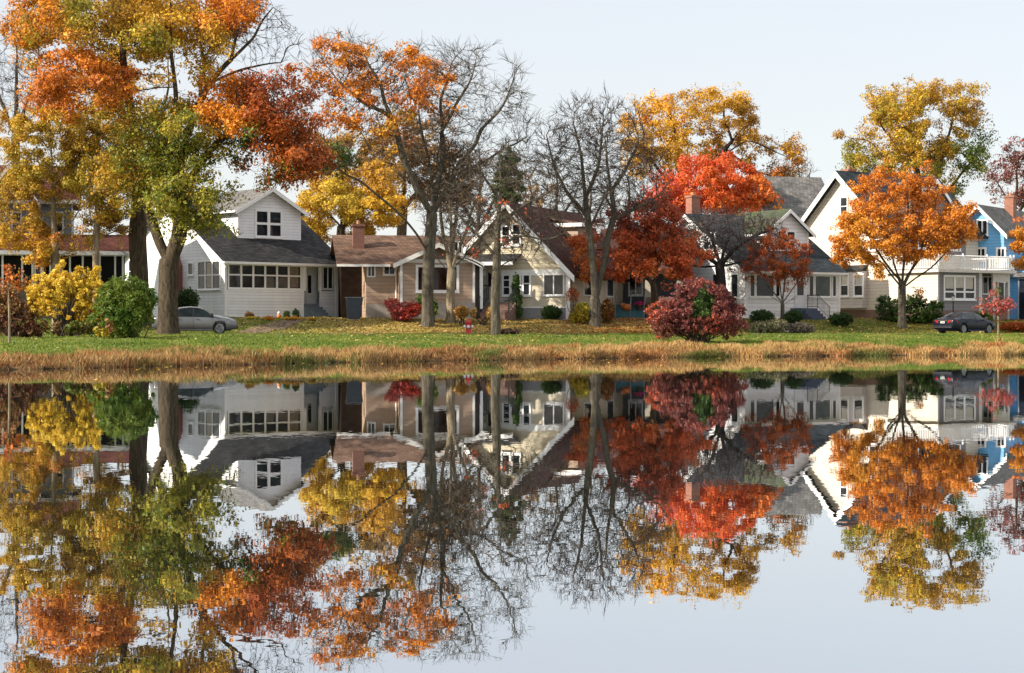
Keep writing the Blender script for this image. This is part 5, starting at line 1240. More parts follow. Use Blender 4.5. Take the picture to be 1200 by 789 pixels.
build_tree('maple_tree', 'big half-bare maple with orange leaf clusters on its left side', 'tree', BT_, 18.8,
    [[(501, 382), (501, 340), (503, 295), (506, 252)], [(503, 296), (486, 270, -1), (468, 252, -1.5), (448, 232, -2), (430, 216, -2.3), (408, 207, -2.5), (384, 190, -2.5)], [(506, 252), (491, 225, -.6), (474, 188, -1), (461, 140, -1), (446, 100, -1), (432, 70, -1)],
     [(506, 252), (513, 215, .8), (520, 170, 1.2), (514, 120, 1.2), (526, 75, 1.2)], [(508, 246), (524, 220, .3), (536, 192, .3), (556, 172, .3), (566, 148, .3), (588, 126, .3), (600, 98, .3)], [(530, 205), (575, 186, 1), (615, 158, 1)], [(461, 140, -1), (425, 120, -1), (395, 95, -1)], [(514, 160), (545, 110, -1), (560, 70, -1)], [(508, 240), (500, 180, 2), (488, 120, 2)]],
    [(520, 140, 105, 95, 0, 5), (405, 95, 58, 60, -1, 2.8), (362, 75, 24, 36, -1, 2), (385, 180, 38, 32, -2.5, 1.8), (590, 165, 48, 60, 0, 3), (450, 110, 60, 55, -1, 3), (560, 110, 62, 62, 0, 3.5)],
    n_attr=3000, step=.36, kill=.46, base_r=.37, tip_r=.015, bk=BARK_GREY, leaves=15000, lsize=.16, spread=.34, twigs=3, twig_len=.85, seed=5, trop=.14, leaf_r=.05, thin=.15, split=.045,
    zones=[(372, 62, 30, 36, ORANGE, 1.3), (352, 105, 26, 30, ORANGE[:2] + RUST[1:], 1.1), (420, 82, 30, 38, ORANGE[1:], 1.3), (405, 120, 36, 30, ORANGE, 1.2), (470, 92, 36, 36, ORANGE, 1.0), (495, 115, 24, 24, ORANGE[1:], .9), (450, 135, 36, 26, GOLD + ORANGE, .8), (383, 185, 32, 22, DARKGREEN + GREEN[1:], 1.4), (370, 165, 28, 22, RUST + OLIVE[:2], 1.1), (352, 175, 25, 25, RUST, 1.2), (520, 128, 16, 14, ORANGE, .6), (525, 90, 12, 10, ORANGE, .5)])
build_tree('bare_tree', 'slim many-stemmed bare tree just right of the half-bare maple trunk', 'tree', BT_, 18.5,
    [[(528, 378), (528, 340), (529, 318)], [(529, 318), (520, 280), (514, 225), (512, 185)], [(529, 318), (532, 270, .5), (536, 215, .5), (540, 175, .5)], [(529, 316), (541, 285, -.4), (553, 250, -.4), (566, 215, -.4)], [(528, 322), (514, 305, .3), (502, 280, .3)], [(529, 318), (545, 300, .4), (562, 285, .4)], [(530, 300), (527, 250, -.5), (526, 195, -.5)]],
    [(532, 235, 44, 65, 0, 2), (530, 195, 38, 35, 0, 2), (552, 250, 32, 40, 0, 1.5)], n_attr=1300, step=.32, kill=.38, base_r=.28, tip_r=.011, bk=BARK_PALE, twigs=3, twig_len=.7, seed=6, trop=.2)
build_tree('bare_tree', 'thin crooked bare tree nearest the water, a few red leaves left', 'tree', BT_, 23.0,
    [[(581, 392), (580, 350), (582, 310), (583, 265), (587, 220), (586, 180)], [(581, 325), (562, 310, -.3), (546, 303, -.3), (532, 302, -.3)], [(583, 302), (562, 276, .3), (545, 262, .3), (530, 240, .3)], [(583, 290), (610, 275, -.4), (640, 282, -.4), (662, 272, -.4)], [(584, 265), (610, 244, .4), (640, 226, .4), (664, 205, .4)], [(586, 235), (565, 205, -.4), (552, 175, -.4)], [(582, 315), (604, 303, .2), (622, 308, .2)]],
    [(590, 235, 78, 70, 0, 2.6), (600, 280, 70, 30, 0, 2.2), (550, 280, 36, 34, 0, 1.6)], n_attr=1300, step=.32, kill=.42, base_r=.25, rmin=.016, tip_r=.014, bk=BARK_GREY, twigs=2.2, twig_len=.6, seed=7, leaves=130, lsize=.14, spread=.25, leaf_r=.05, trop=.0,
    zones=[(588, 300, 60, 60, RED, 1), (580, 320, 12, 12, SCARLET, 1.2)])
build_tree('bare_tree', 'tall twin-stemmed bare tree in front of the maroon roof', 'tree', BT_, 18.8,
    [[(697, 382), (697, 345), (695, 310), (690, 270), (685, 225), (681, 180), (672, 145)], [(698, 350), (706, 318, .5), (713, 282, .7), (719, 255, .7), (716, 205, .7), (712, 160, .7)], [(718, 258, .7), (742, 246, .3), (768, 232, .3), (790, 205, .3)], [(688, 255), (665, 225, -.5), (648, 190, -.5), (640, 160, -.5)], [(686, 235), (700, 195, -1), (705, 150, -1)], [(716, 225, .7), (738, 195, 1.2), (750, 160, 1.2)]],
    [(705, 190, 76, 78, 0, 4), (740, 210, 50, 50, 0, 3), (665, 185, 45, 58, 0, 3), (700, 150, 60, 40, 0, 3)], n_attr=2000, step=.34, kill=.42, base_r=.33, tip_r=.0135, bk=BARK_GREY, twigs=3, twig_len=.8, seed=8, trop=.2)
build_tree('red_maple', 'spreading dark red maple before the dark porch with teal steps', 'tree', ST_, 18.2,
    [[(767, 376), (768, 352), (766, 335)], [(766, 335), (745, 312, -.5), (720, 298, -.5), (692, 295, -.5)], [(766, 335), (770, 300, .5), (765, 265, .8), (755, 245, .8)], [(767, 340), (792, 315, -.5), (818, 300, -.5), (838, 300, -.5)], [(768, 320), (785, 285, .6), (800, 262, .6)], [(745, 312), (728, 275, .6), (715, 255, .6)]],
    [(745, 290, 78, 36, 0, 3.2), (690, 308, 28, 24, -.5, 1.5), (800, 305, 48, 34, -.5, 2.2), (755, 258, 60, 26, .8, 2.6), (770, 318, 50, 22, -1, 2)],
    n_attr=1000, step=.36, kill=.52, base_r=.25, tip_r=.012, bk=BARK_DARK, leaves=30000, lsize=.15, spread=.32, seed=9, leaf_r=.05, thin=.15, twigs=.5,
    zones=[(735, 300, 75, 34, RED, 1.2), (690, 310, 30, 25, RED[1:] + ORANGE[1:2], 1.2), (800, 308, 48, 34, RED, 1.2), (755, 255, 62, 28, RED[:2] + CRIMSON[1:], .9), (720, 270, 40, 25, CRIMSON + RED, .8)])
build_tree('red_maple', 'brilliant scarlet maple rising behind the mossy green roof', 'tree', BG_, 14.2,
    [[(838, 372), (838, 300), (836, 265)], [(836, 268), (805, 235), (770, 228)], [(836, 265), (838, 215), (832, 190)], [(836, 268), (870, 235), (900, 225)]],
    [(830, 218, 72, 38, 0, 5), (875, 230, 42, 28, 0, 3.5), (785, 238, 42, 26, 0, 3), (852, 228, 28, 26, -1, 2.5, 2.2), (835, 198, 42, 22, 0, 3)],
    n_attr=1000, step=.45, kill=.6, base_r=.4, tip_r=.018, bk=BARK_DARK, leaves=32000, lsize=.19, spread=.42, seed=10, leaf_r=.07, thin=.9, twigs=.5,
    zones=[(852, 228, 30, 28, SCARLET, 1.4), (820, 208, 60, 40, SCARLET, 1.3), (870, 220, 50, 40, SCARLET[1:] + ORANGE[1:2], 1.2), (785, 238, 45, 30, SCARLET[:2] + PINK[1:2], 1.2), (905, 240, 20, 22, ORANGE[1:], 1)])
build_tree('golden_tree', 'large golden tree with dark sprawling limbs towering behind the scarlet maple', 'tree', BG_, 12.6,
    [[(800, 372), (802, 290), (800, 240)], [(800, 245), (770, 195), (745, 165)], [(800, 240), (795, 180), (785, 130)], [(801, 238), (830, 195), (858, 165), (882, 140)], [(835, 190), (875, 165, -1), (905, 180, -1), (930, 190, -1)], [(850, 175), (890, 205), (920, 205), (938, 200)], [(858, 168), (850, 140), (845, 115)]],
    [(780, 150, 56, 44, 0, 5), (838, 128, 40, 30, 0, 4), (872, 132, 20, 18, 0, 2), (915, 180, 28, 24, 0, 2.5), (858, 165, 40, 30, 0, 3.5), (745, 175, 25, 36, 0, 3), (815, 185, 60, 30, 0, 4), (900, 215, 35, 18, 0, 2.5)],
    n_attr=1300, step=.5, kill=.7, base_r=.5, tip_r=.02, bk=BARK_BLACK, leaves=34000, lsize=.19, spread=.42, per=32, seed=11, leaf_r=.07, thin=.05, twigs=.9, twig_len=.9, droop=.1,
    zones=[(850, 160, 45, 35, GOLD[:2] + BROWN[2:], .8), (765, 140, 45, 36, GOLD + ORANGE[2:], 1.1), (820, 118, 42, 28, GOLD, 1.1), (855, 110, 24, 18, GOLD, 1.1), (875, 128, 18, 16, GOLD[:2] + BROWN[1:2], 1), (928, 172, 24, 20, GOLD[:2] + ORANGE[2:], 1), (742, 172, 24, 32, GOLD + ORANGE[1:2], 1), (800, 165, 50, 28, GOLD[:2] + OLIVE[2:3], .8), (900, 205, 30, 22, BROWN + ORANGE[:1], .5), (925, 200, 20, 18, ORANGE[:2] + BROWN[1:], .7)])
build_tree('crabapple_tree', 'low wide bare crabapple with dark twisted trunk before the white gable', 'tree', BT_, 17.7,
    [[(846, 374), (846, 340), (843, 310)], [(843, 311), (820, 297, -.5), (795, 284, -.5), (772, 276, -.5)], [(844, 311), (862, 290, -.5), (886, 274, -.5), (908, 268, -.5)], [(843, 310), (833, 275, .5), (822, 254, .5)], [(845, 308), (856, 268, .6), (852, 246, .6)], [(843, 312), (815, 312, .6), (785, 305, .6)], [(846, 312), (874, 305, .5), (892, 298, .5)]],
    [(840, 278, 78, 34, 0, 3), (800, 285, 45, 26, 0, 2.2), (880, 275, 42, 28, 0, 2.2)], n_attr=3000, step=.25, kill=.3, base_r=.33, rmin=.015, tip_r=.013, bk=BARK_BLACK, twigs=3, twig_len=.5, seed=12, trop=.02, twig_bk=bark('bark_mauve', (.055, .042, .04), (.13, .105, .1), .4), leaves=900, lsize=.09, leaf_r=.03, spread=.2, zones=[(838, 335, 40, 26, CRIMSON + BROWN, 1), (840, 280, 80, 35, BROWN, .5)])
build_tree('ornamental_tree', 'small vase-shaped russet tree before the white dormered house', 'tree', ST_, 17.7,
    [[(917, 377), (917, 365), (917, 354)], [(917, 356), (900, 335), (886, 308), (880, 290)], [(917, 354), (911, 325), (905, 292)], [(917, 354), (921, 322), (924, 288)], [(917, 356), (934, 332), (946, 305), (948, 290)], [(917, 356), (894, 342), (876, 325)], [(917, 357), (940, 342), (950, 328)]],
    [(912, 308, 38, 34, 0, 1.9), (912, 288, 30, 14, 0, 1.5), (885, 318, 18, 18, 0, 1.2), (940, 318, 14, 20, 0, 1.2)], n_attr=520, step=.25, kill=.35, base_r=.13, tip_r=.009, bk=BARK_GREY, leaves=9500, per=16, lsize=.11, spread=.2, seed=13, leaf_r=.03, twigs=.9, twig_len=.4, trop=.15,
    zones=[(912, 300, 40, 36, RUST + RED[:2], 1), (918, 280, 20, 12, RED + SCARLET[:1], .9)])
build_tree('orange_maple', 'round bright orange maple in front of the cream house', 'tree', ST_, 17.5,
    [[(1057, 384), (1057, 355), (1057, 336)], [(1057, 338), (1035, 312, -.5), (1010, 292, -.6), (985, 285, -.6)], [(1057, 336), (1045, 295, .5), (1032, 245, .7), (1022, 215, .7)], [(1057, 336), (1060, 290, -.5), (1063, 240, -.5), (1062, 205, -.5)], [(1058, 337), (1078, 300, .4), (1095, 255, .4), (1102, 222, .4)], [(1058, 338), (1088, 315, -.6), (1115, 290, -.6), (1135, 272, -.6)], [(1050, 325), (1022, 290, -1), (1000, 255, -1)], [(1064, 325), (1090, 280, -1), (1118, 248, -1)]],
    [(1060, 238, 66, 44, 0, 3.4), (990, 298, 26, 30, 0, 1.8, 1.5), (1005, 280, 36, 32, 0, 2.6), (1110, 265, 36, 36, 0, 2.8), (1055, 275, 75, 34, -1, 3), (1018, 318, 16, 20, -1.4, 1), (1062, 208, 36, 17, 0, 2.2), (1072, 344, 10, 5, -.5, .5)],
    n_attr=1600, step=.38, kill=.54, base_r=.27, tip_r=.0125, bk=BARK_GREY, leaves=42000, lsize=.15, spread=.30, seed=14, leaf_r=.05, thin=.06, twigs=1.2, twig_len=.75, nsc=.4,
    zones=[(1060, 225, 80, 40, ORANGE[:2] + ORANGE[1:] + ORANGE[1:2], 1.2), (992, 290, 38, 42, ORANGE[1:] + GOLD[:1], 1.35), (1110, 270, 42, 42, ORANGE[1:] + ORANGE[:1] + ORANGE[1:], 1.2), (1055, 285, 70, 34, ORANGE[1:], 1.1), (1020, 325, 20, 22, ORANGE[1:] + GOLD[1:2], 1.1), (1072, 344, 10, 6, ORANGE[1:], .6), (1010, 235, 30, 25, RUST[1:] + ORANGE[:2], 1)])
build_tree('yellow_green_tree', 'tall airy yellow-green tree behind the cream house', 'tree', BG_, 12.8,
    [[(1088, 372), (1088, 300), (1086, 250)], [(1086, 255), (1050, 205), (1020, 165), (985, 158)], [(1086, 250), (1070, 180), (1065, 110)], [(1086, 250), (1105, 180), (1125, 110)], [(1087, 255), (1125, 205), (1158, 160)], [(1070, 190), (1035, 150), (1025, 120)]],
    [(1072, 165, 70, 62, 0, 5), (1115, 130, 42, 38, 0, 4), (1050, 125, 40, 32, 0, 4), (1015, 190, 32, 26, 0, 3), (1135, 175, 28, 40, 0, 3), (988, 157, 12, 6, 0, .8), (1115, 215, 25, 35, 0, 3)],
    n_attr=1500, step=.48, kill=.66, base_r=.5, tip_r=.018, bk=BARK_DARK, leaves=46000, lsize=.18, spread=.40, per=26, seed=15, leaf_r=.07, thin=.12, twigs=.8, twig_len=.9, trop=.15, up=.1,
    zones=[(1060, 150, 70, 60, OLIVE[1:] + GOLD + OLIVE[2:3], 1.1), (1120, 125, 42, 36, OLIVE[2:] + GOLD[:1] + BROWN[2:], 1.1), (1015, 190, 36, 28, OLIVE[1:], 1.1), (1060, 205, 70, 26, GREEN[1:] + OLIVE[1:], 1.0), (1135, 190, 30, 50, GREEN + OLIVE[1:2], .7), (988, 157, 14, 8, GOLD[:2], 1)])
build_tree('plum_tree', 'sparse dark purple-red tree behind the blue house', 'tree', BG_, 13.5,
    [[(1192, 372), (1192, 300), (1190, 250)], [(1190, 255), (1172, 220), (1160, 200)], [(1190, 250), (1192, 200), (1190, 168)], [(1190, 255), (1210, 220), (1225, 190)]],
    [(1188, 215, 36, 32, 0, 3.5), (1192, 185, 22, 20, 0, 2.5), (1215, 215, 30, 35, 0, 3)], n_attr=420, step=.45, kill=.65, base_r=.3, tip_r=.016, bk=BARK_DARK, leaves=5200, per=10, lsize=.18, spread=.38, seed=16, leaf_r=.06, twigs=1.0, twig_len=.8, zones=[(1185, 215, 45, 38, CRIMSON, 1.1), (1195, 180, 20, 18, CRIMSON + PINK[:1], .5)])
build_tree('orange_maple', 'orange maple cut off by the right edge in front of the blue house', 'tree', ST_, 17.8,
    [[(1222, 385), (1221, 345), (1220, 325)], [(1220, 330), (1203, 295), (1192, 265)], [(1220, 325), (1220, 270), (1218, 240)], [(1220, 330), (1240, 290), (1255, 265)]],
    [(1214, 285, 32, 46, 0, 2.4), (1238, 275, 30, 40, 0, 2.2), (1196, 288, 18, 32, 0, 1.6)], n_attr=480, step=.38, kill=.55, base_r=.22, tip_r=.013, bk=BARK_GREY, leaves=11000, lsize=.155, spread=.26, seed=17, leaf_r=.05, zones=[(1205, 262, 34, 30, RED[1:] + ORANGE[1:2], 1), (1200, 300, 34, 40, ORANGE[1:] + GOLD[:1], 1.1), (1240, 280, 34, 45, ORANGE, 1)])
build_tree('sapling', 'thin pink-leaved sapling at the right edge beside the dark sedan', 'tree', 'young saplings on the lawn', 20.6,
    [[(1170, 393), (1170, 375), (1169, 355), (1168, 338)], [(1170, 372), (1160, 362), (1152, 352)], [(1170, 370), (1178, 360), (1184, 350)]],
    [(1162, 358, 22, 13, 0, 1), (1178, 358, 12, 13, 0, .8), (1165, 347, 14, 9, 0, .7)], n_attr=150, step=.22, kill=.3, base_r=.055, tip_r=.008, bk=BARK_PALE, leaves=1150, per=7, lsize=.12, spread=.16, seed=18, leaf_r=.03, twigs=.7, twig_len=.3, zones=[(1160, 362, 22, 12, PINK + ORANGE[1:2], 1), (1172, 352, 22, 16, PINK, 1), (1168, 341, 5, 6, GREEN[1:], 1)])
build_tree('sapling', 'thin straight sapling with few red leaves at the left edge', 'tree', 'young saplings on the lawn', 28.0,
    [[(11, 405), (11, 370), (10, 340), (9, 312)], [(11, 350), (22, 335), (30, 325)], [(10, 345), (2, 332), (-4, 322)]],
    [(16, 330, 18, 16, 0, .7), (10, 318, 10, 10, 0, .5)], n_attr=110, step=.2, kill=.26, base_r=.045, tip_r=.007, bk=BARK_PALE, leaves=420, per=6, lsize=.11, spread=.12, seed=19, leaf_r=.03, twigs=.6, twig_len=.3, zones=[(16, 328, 22, 18, RUST + GOLD[:1], 1)])
build_tree('golden_tree', 'bright yellow tree behind the white house and the bungalow chimney', 'tree', BG_, 15.6,
    [[(398, 372), (398, 320), (399, 280), (400, 262)], [(400, 265), (378, 245), (362, 235)], [(400, 262), (402, 230), (398, 205)], [(400, 265), (425, 245), (445, 238)]],
    [(392, 242, 38, 30, 0, 3), (430, 248, 36, 26, 0, 3), (365, 245, 22, 24, 0, 2), (460, 240, 24, 28, 0, 2.5), (395, 268, 55, 16, 0, 2.5), (350, 262, 16, 16, 0, 1.5), (440, 215, 30, 24, 0, 2.5)], n_attr=1100, step=.42, kill=.58, base_r=.34, tip_r=.016, bk=BARK_DARK, leaves=30000, lsize=.165, spread=.38, seed=20, leaf_r=.06, thin=.15,
    zones=[(372, 248, 32, 30, GOLD[1:] + YELLOW[:2], 1.2), (405, 240, 36, 30, YELLOW[:2] + OLIVE[2:3] + GOLD[1:2], 1.1), (440, 250, 30, 24, GOLD + YELLOW, 1.1), (465, 240, 24, 28, GOLD, 1), (395, 270, 60, 18, GOLD[:1] + OLIVE[2:] + GOLD, .8), (440, 212, 34, 26, GOLD[:2] + BROWN[2:], .8)])
build_tree('golden_tree', 'tall rusty gold tree behind the bungalow roof and half-bare maple', 'tree', BG_, 13.0,
    [[(470, 372), (470, 290), (472, 240)], [(472, 245), (440, 190), (420, 150)], [(472, 240), (475, 180), (470, 130)], [(472, 245), (515, 200), (545, 170)]],
    [(405, 205, 44, 50, 0, 3.5), (435, 195, 55, 55, 0, 4.5), (490, 190, 55, 60, 0, 4.5), (540, 210, 45, 45, 0, 4)], n_attr=1100, step=.5, kill=.7, base_r=.45, tip_r=.02, bk=BARK_DARK, leaves=36000, lsize=.2, spread=.42, seed=21, leaf_r=.07, twigs=1.0, twig_len=.9, thin=.2,
    zones=[(400, 205, 45, 50, GOLD[:2] + OLIVE[3:] + BROWN[2:], .9), (420, 180, 55, 60, GOLD[:2] + BROWN[1:], 1.0), (480, 190, 50, 60, GOLD[:1] + BROWN + ORANGE[1:2], .8), (535, 215, 45, 40, BROWN + GOLD[:1], .5), (455, 230, 50, 25, GOLD + BROWN[2:], .8)])
# evergreen behind the beige gable
build_tree('conifer_tree', 'dark green conifer behind the peak of the beige gable', 'tree', BG_, 15.0,
    [[(594, 372), (594, 280), (595, 210), (596, 170)]], [(595, 250, 26, 22, 0, 1.8), (595, 220, 22, 24, 0, 1.5), (596, 195, 14, 20, 0, 1), (596, 178, 7, 12, 0, .5)], n_attr=700, step=.35, kill=.45, base_r=.25, tip_r=.014, bk=BARK_DARK, leaves=17000, lsize=.17, spread=.22, seed=22, leaf_r=.08, thin=.4, trop=-.05, zones=[(595, 225, 34, 70, DARKGREEN, 1)])
# bare background trees
for k, (x, top, w, s, lab) in enumerate([(650, 190, 46, 11.6, 'hazy brown bare tree far behind the maroon roof'), (735, 200, 50, 11.2, 'pale bare tree far behind, left of the golden tree'), (560, 165, 44, 12.0, 'grey bare tree far behind, between the half-bare maple and the conifer'),
        (18, 45, 36, 14.0, 'bare grey tree top at the far left edge against the sky'), (690, 205, 40, 11.0, 'low bare tree far behind the twin-stemmed one'), (935, 175, 22, 11.8, 'fine bare tree far behind the pale grey roof'), (620, 205, 34, 11.4, 'russet bare tree right of the dark conifer')]):
    cy = (top + 300) / 2 if top > 100 else top + 60
    lv = [0, 0, 0, 0, 0, 1500, 2200][k]
    build_tree('bare_tree', lab, 'tree', BG_, s, [[(x, 372), (x + 2, 310), (x, 265)], [(x, 270), (x - w * .6, 225), (x - w * .7, top + 20)], [(x, 265), (x + 3, 215), (x, top + 5)], [(x, 270), (x + w * .55, 225), (x + w * .7, top + 20)]] if top > 100 else [[(x, 372), (x + 2, 250), (x, 150)], [(x, 160), (x - 20, 110), (x - 25, top + 20)], [(x, 150), (x + 3, 90), (x, top)], [(x, 160), (x + 22, 100), (x + 30, top + 15)]],
        [(x, cy - 10, w, abs(cy - top), 0, 4)], n_attr=520 if top > 100 else 640, step=.5, kill=.7, base_r=.36, tip_r=.02, bk=BARK_TWIG, twigs=3, twig_len=1.0, seed=40 + k, trop=.1, twig_bk=BARK_TWIG, leaves=lv or None, lsize=.2, spread=.4, leaf_r=.08, zones=[(x, cy, w, 80, BROWN[1:] + GOLD[:1], .8)])

# ------------------------------------------------------------------ shrubs and garden plants
SH_ = 'shrubs by the street and houses'
build_bush('shrub', 'big bright yellow shrub on the lawn left of the green one', 'shrub', SH_, 25.8, [(76, 350, 36, 30, 0, 1.3), (55, 348, 26, 26, 0, 1), (104, 352, 24, 30, 0, 1), (80, 330, 26, 16, 0, .8), (85, 378, 40, 16, 0, 1.2), (95, 318, 9, 8, 0, .4), (60, 324, 10, 8, 0, .4), (128, 345, 10, 12, 0, .5), (70, 312, 4, 9, 0, .25), (112, 322, 4, 10, 0, .25), (42, 330, 5, 9, 0, .3), (116, 376, 20, 18, -.3, .9)], 24000, YELLOW + GOLD[1:2] + YELLOW, (80, 397), .105, 60, seed=1, clump=.30, zones=[(95, 388, 45, 14, GREEN[1:] + BROWN[1:]), (45, 388, 25, 14, BROWN)], rough=.12)
build_bush('shrub', 'big leafy green shrub between the yellow one and the thick trunk', 'shrub', SH_, 25.6, [(147, 352, 31, 30, 0, 1.3), (158, 368, 24, 28, 0, 1), (133, 372, 28, 26, 0, 1.1), (122, 352, 10, 20, .3, .6), (175, 350, 9, 12, 0, .5)], 16000, GREEN + OLIVE[:1], (152, 398), .115, 12, seed=2, clump=.33, rough=.1, zones=[(127, 384, 7, 7, BROWN[1:] + RUST[1:2]), (118, 388, 10, 8, OLIVE)])
build_bush('shrub', 'tangled reddish brown scrub at the left edge', 'shrub', SH_, 25.0, [(18, 372, 28, 26, 0, 1.1), (0, 355, 25, 30, 0, 1.1), (38, 385, 22, 12, 0, .9)], 6500, CRIMSON[1:2] + BROWN + RUST[1:2], (18, 396), .12, 60, seed=3, clump=.3)
build_bush('shrub', 'large crimson shrub with a patch of green vine at the lake lawn', 'shrub', SH_, 23.6, [(820, 366, 46, 30, 0, 1.4), (785, 374, 30, 24, 0, 1.1), (852, 374, 26, 22, 0, 1.1), (815, 342, 26, 16, 0, .8), (845, 350, 16, 14, 0, .7)], 24000, CRIMSON + CRIMSON[1:] + RED[1:2], (820, 399), .11, 60, seed=4, clump=.3, rough=.6, nclump=480, zones=[(826, 355, 11, 16, DARKGREEN[1:] + GREEN), (815, 366, 7, 7, DARKGREEN + GREEN)])
build_bush('shrub', 'dark green shrub against the sunlit white side wall', 'shrub', SH_, 18.4, [(220, 352, 13, 14, 0, 1), (208, 356, 10, 12, 0, .8)], 4200, DARKGREEN, (218, 368), .14, 8, seed=5, clump=.3)
build_bush('burning_bush', 'vivid red bush under the bungalow downspout', 'shrub', SH_, 18.95, [(472, 366, 17, 12, 0, .7), (460, 357, 10, 8, 0, .6), (486, 362, 9, 9, 0, .6)], 3600, SCARLET[:1] + PINK[:2] + PINK, (470, 374), .11, 26, seed=6, clump=.24, rough=.2)
build_bush('shrub', 'light green bush right behind the half-bare maple trunk', 'shrub', SH_, 18.9, [(508, 361, 13, 13, 0, .5), (496, 352, 8, 7, 0, .5)], 2800, GREEN, (507, 373), .12, 6, seed=7, clump=.25)
build_bush('perennial', 'straw-yellow faded perennials right of the hydrant', 'plant', SH_, 18.9, [(562, 367, 10, 7, 0, .5), (571, 366, 7, 7, 0, .5)], 1500, [(.4, .22, .05), (.62, .40, .12), (.66, .48, .2)], (565, 374), .13, 10, seed=8, clump=.2)
build_bush('perennial', 'straw-yellow faded perennials left of the hydrant', 'plant', SH_, 18.9, [(541, 366, 9, 7, 0, .5)], 1000, [(.4, .22, .05), (.58, .36, .11), (.5, .36, .16)], (541, 374), .13, 10, seed=9, clump=.2)
build_bush('arborvitae', 'narrow cone-shaped green evergreen by the beige house steps', 'shrub', SH_, 18.35, [(605, 366, 8, 9, 0, .5), (605, 352, 7.5, 12, 0, .45), (605, 338, 5.5, 10, 0, .35), (605, 327, 3, 7, 0, .2)], 5200, DARKGREEN[1:] + GREEN[1:2], (605, 376), .11, 4, seed=10, clump=.16, rough=.6)
build_bush('shrub', 'dark rounded shrub below the beige house verandah window', 'shrub', SH_, 18.0, [(646, 367, 12, 9, 0, .7)], 2400, DARKGREEN, (646, 376), .12, 6, seed=11, clump=.2, rough=.5)
build_bush('shrub', 'yellowing shrub left of the twin-stemmed trunk', 'shrub', SH_, 18.1, [(683, 366, 11, 12, 0, .7), (676, 372, 9, 6, 0, .5)], 2000, OLIVE + GREEN[1:2], (682, 379), .13, 10, seed=12, clump=.24)
build_bush('shrub', 'rusty vine-like shrub right of the twin-stemmed trunk', 'shrub', SH_, 17.9, [(712, 364, 8, 14, 0, .5)], 1500, OLIVE[:2] + RUST[1:2] + BROWN, (711, 379), .13, 10, seed=13, clump=.24)
build_bush('shrub', 'small pink-stemmed shrub with few red leaves by the brown downpipe', 'shrub', SH_, 18.2, [(671, 346, 8, 9, 0, .4)], 330, RUST + PINK[:1], (672, 376), .12, 22, BARK_PALE, seed=14, clump=.2)
for k, (x, y, rx, ry, lab) in enumerate([(986, 374, 15, 8, 'clipped dark green hedge mound right of the blue-grey steps'), (893, 371, 15, 8, 'clipped dark green hedge mound left of the russet tree trunk'), (930, 371, 11, 7, 'clipped dark green hedge mound right of the russet tree trunk')]):
    build_bush('hedge_mound', lab, 'shrub', 'clipped hedge mounds', 17.35, [(x, y, rx, ry, 0, .8)], 4200, DARKGREEN[:2] + GREEN[:1], (x, y + 8), .09, 4, seed=15 + k, clump=.17, rough=.9, nclump=260)
build_bush('perennial', 'grey-green wild perennials below the russet tree', 'plant', SH_, 18.0, [(893, 384, 22, 7, 0, .9), (910, 382, 14, 8, 0, .8)], 3600, [(.07, .09, .04), (.15, .16, .08), (.28, .24, .13)], (895, 391), .11, 30, seed=20, clump=.24)
build_bush('perennial', 'dull brown-mauve perennials left of the concrete walk', 'plant', SH_, 17.9, [(938, 385, 18, 7, 0, .8)], 2300, [(.07, .06, .05), (.13, .11, .08), (.2, .19, .10)], (938, 392), .10, 30, seed=21, clump=.2)
build_bush('juniper', 'spreading dark green juniper below the cream house', 'shrub', SH_, 17.15, [(1047, 362, 24, 10, 0, 1.2), (1084, 364, 22, 12, 0, 1.2), (1068, 352, 20, 7, 0, 1), (1035, 352, 10, 5, 0, .5), (1095, 358, 12, 5, 0, .6), (1048, 373, 24, 6, 0, 1.1), (1086, 373, 24, 6, 0, 1.1)], 26000, DARKGREEN[1:] + GREEN[:2], (1066, 378), .10, 6, seed=22, clump=.26, rough=.9, up=1.2, nclump=420)
build_bush('shrub', 'olive shrub behind the pink sapling by the blue house', 'shrub', SH_, 17.0, [(1152, 374, 12, 9, 0, .6)], 1700, GREEN[:2] + OLIVE[:2], (1152, 382), .12, 6, seed=23, clump=.2)
for k, (x, y, rx, ry, pal, lab) in enumerate([(292, 370, 6, 4.5, BROWN + CRIMSON[1:2], 'brownish twiggy plant at the left of the porch flower bed'), (296, 374.5, 8, 3, YELLOW, 'low bright yellow flowers at the left of the porch bed'), (314, 374, 7, 3.2, ORANGE + GOLD, 'low orange flowers left of the garden ornament'), (342, 374, 12, 3.2, GOLD + PINK[1:2], 'low mixed gold flowers right of the garden ornament'), (336, 369, 4, 4, GREEN, 'small green plant left of middle under the porch panel'), (347, 368, 4, 6, DARKGREEN[1:], 'small dark conifer-like plant near the porch steps'), (366, 375, 8, 3, YELLOW[:2] + BROWN[2:], 'low yellow plants beside the porch steps')]):
    build_bush('bed_plant', lab, 'plant', 'plants in the porch flower bed', 18.5, [(x, y, rx, ry, 0, .4)], 900, pal, (x, y + 3.5), .09, 5, seed=30 + k, clump=.12, rough=.9, nclump=60)
build_bush('leaf_pile', 'dark heap of raked leaves right of the crooked bare tree foot', 'leaf pile', None, 21.5, [(596, 389, 13, 2.5, 0, .6)], 1600, [(.03, .025, .025), (.08, .05, .04), (.14, .08, .05)], (596, 391), .12, 0, seed=41, clump=.14, rough=.9, part='leaves', shell=.1)
build_bush('leaf_pile', 'bed of fallen red leaves beyond the dark sedan bonnet', 'leaf pile', None, 17.0, [(1190, 383, 20, 5, 0, 1.2)], 2600, RED + RUST, (1190, 388), .13, 0, seed=42, clump=.16, rough=.9, part='leaves', shell=.1)
floating_leaves()
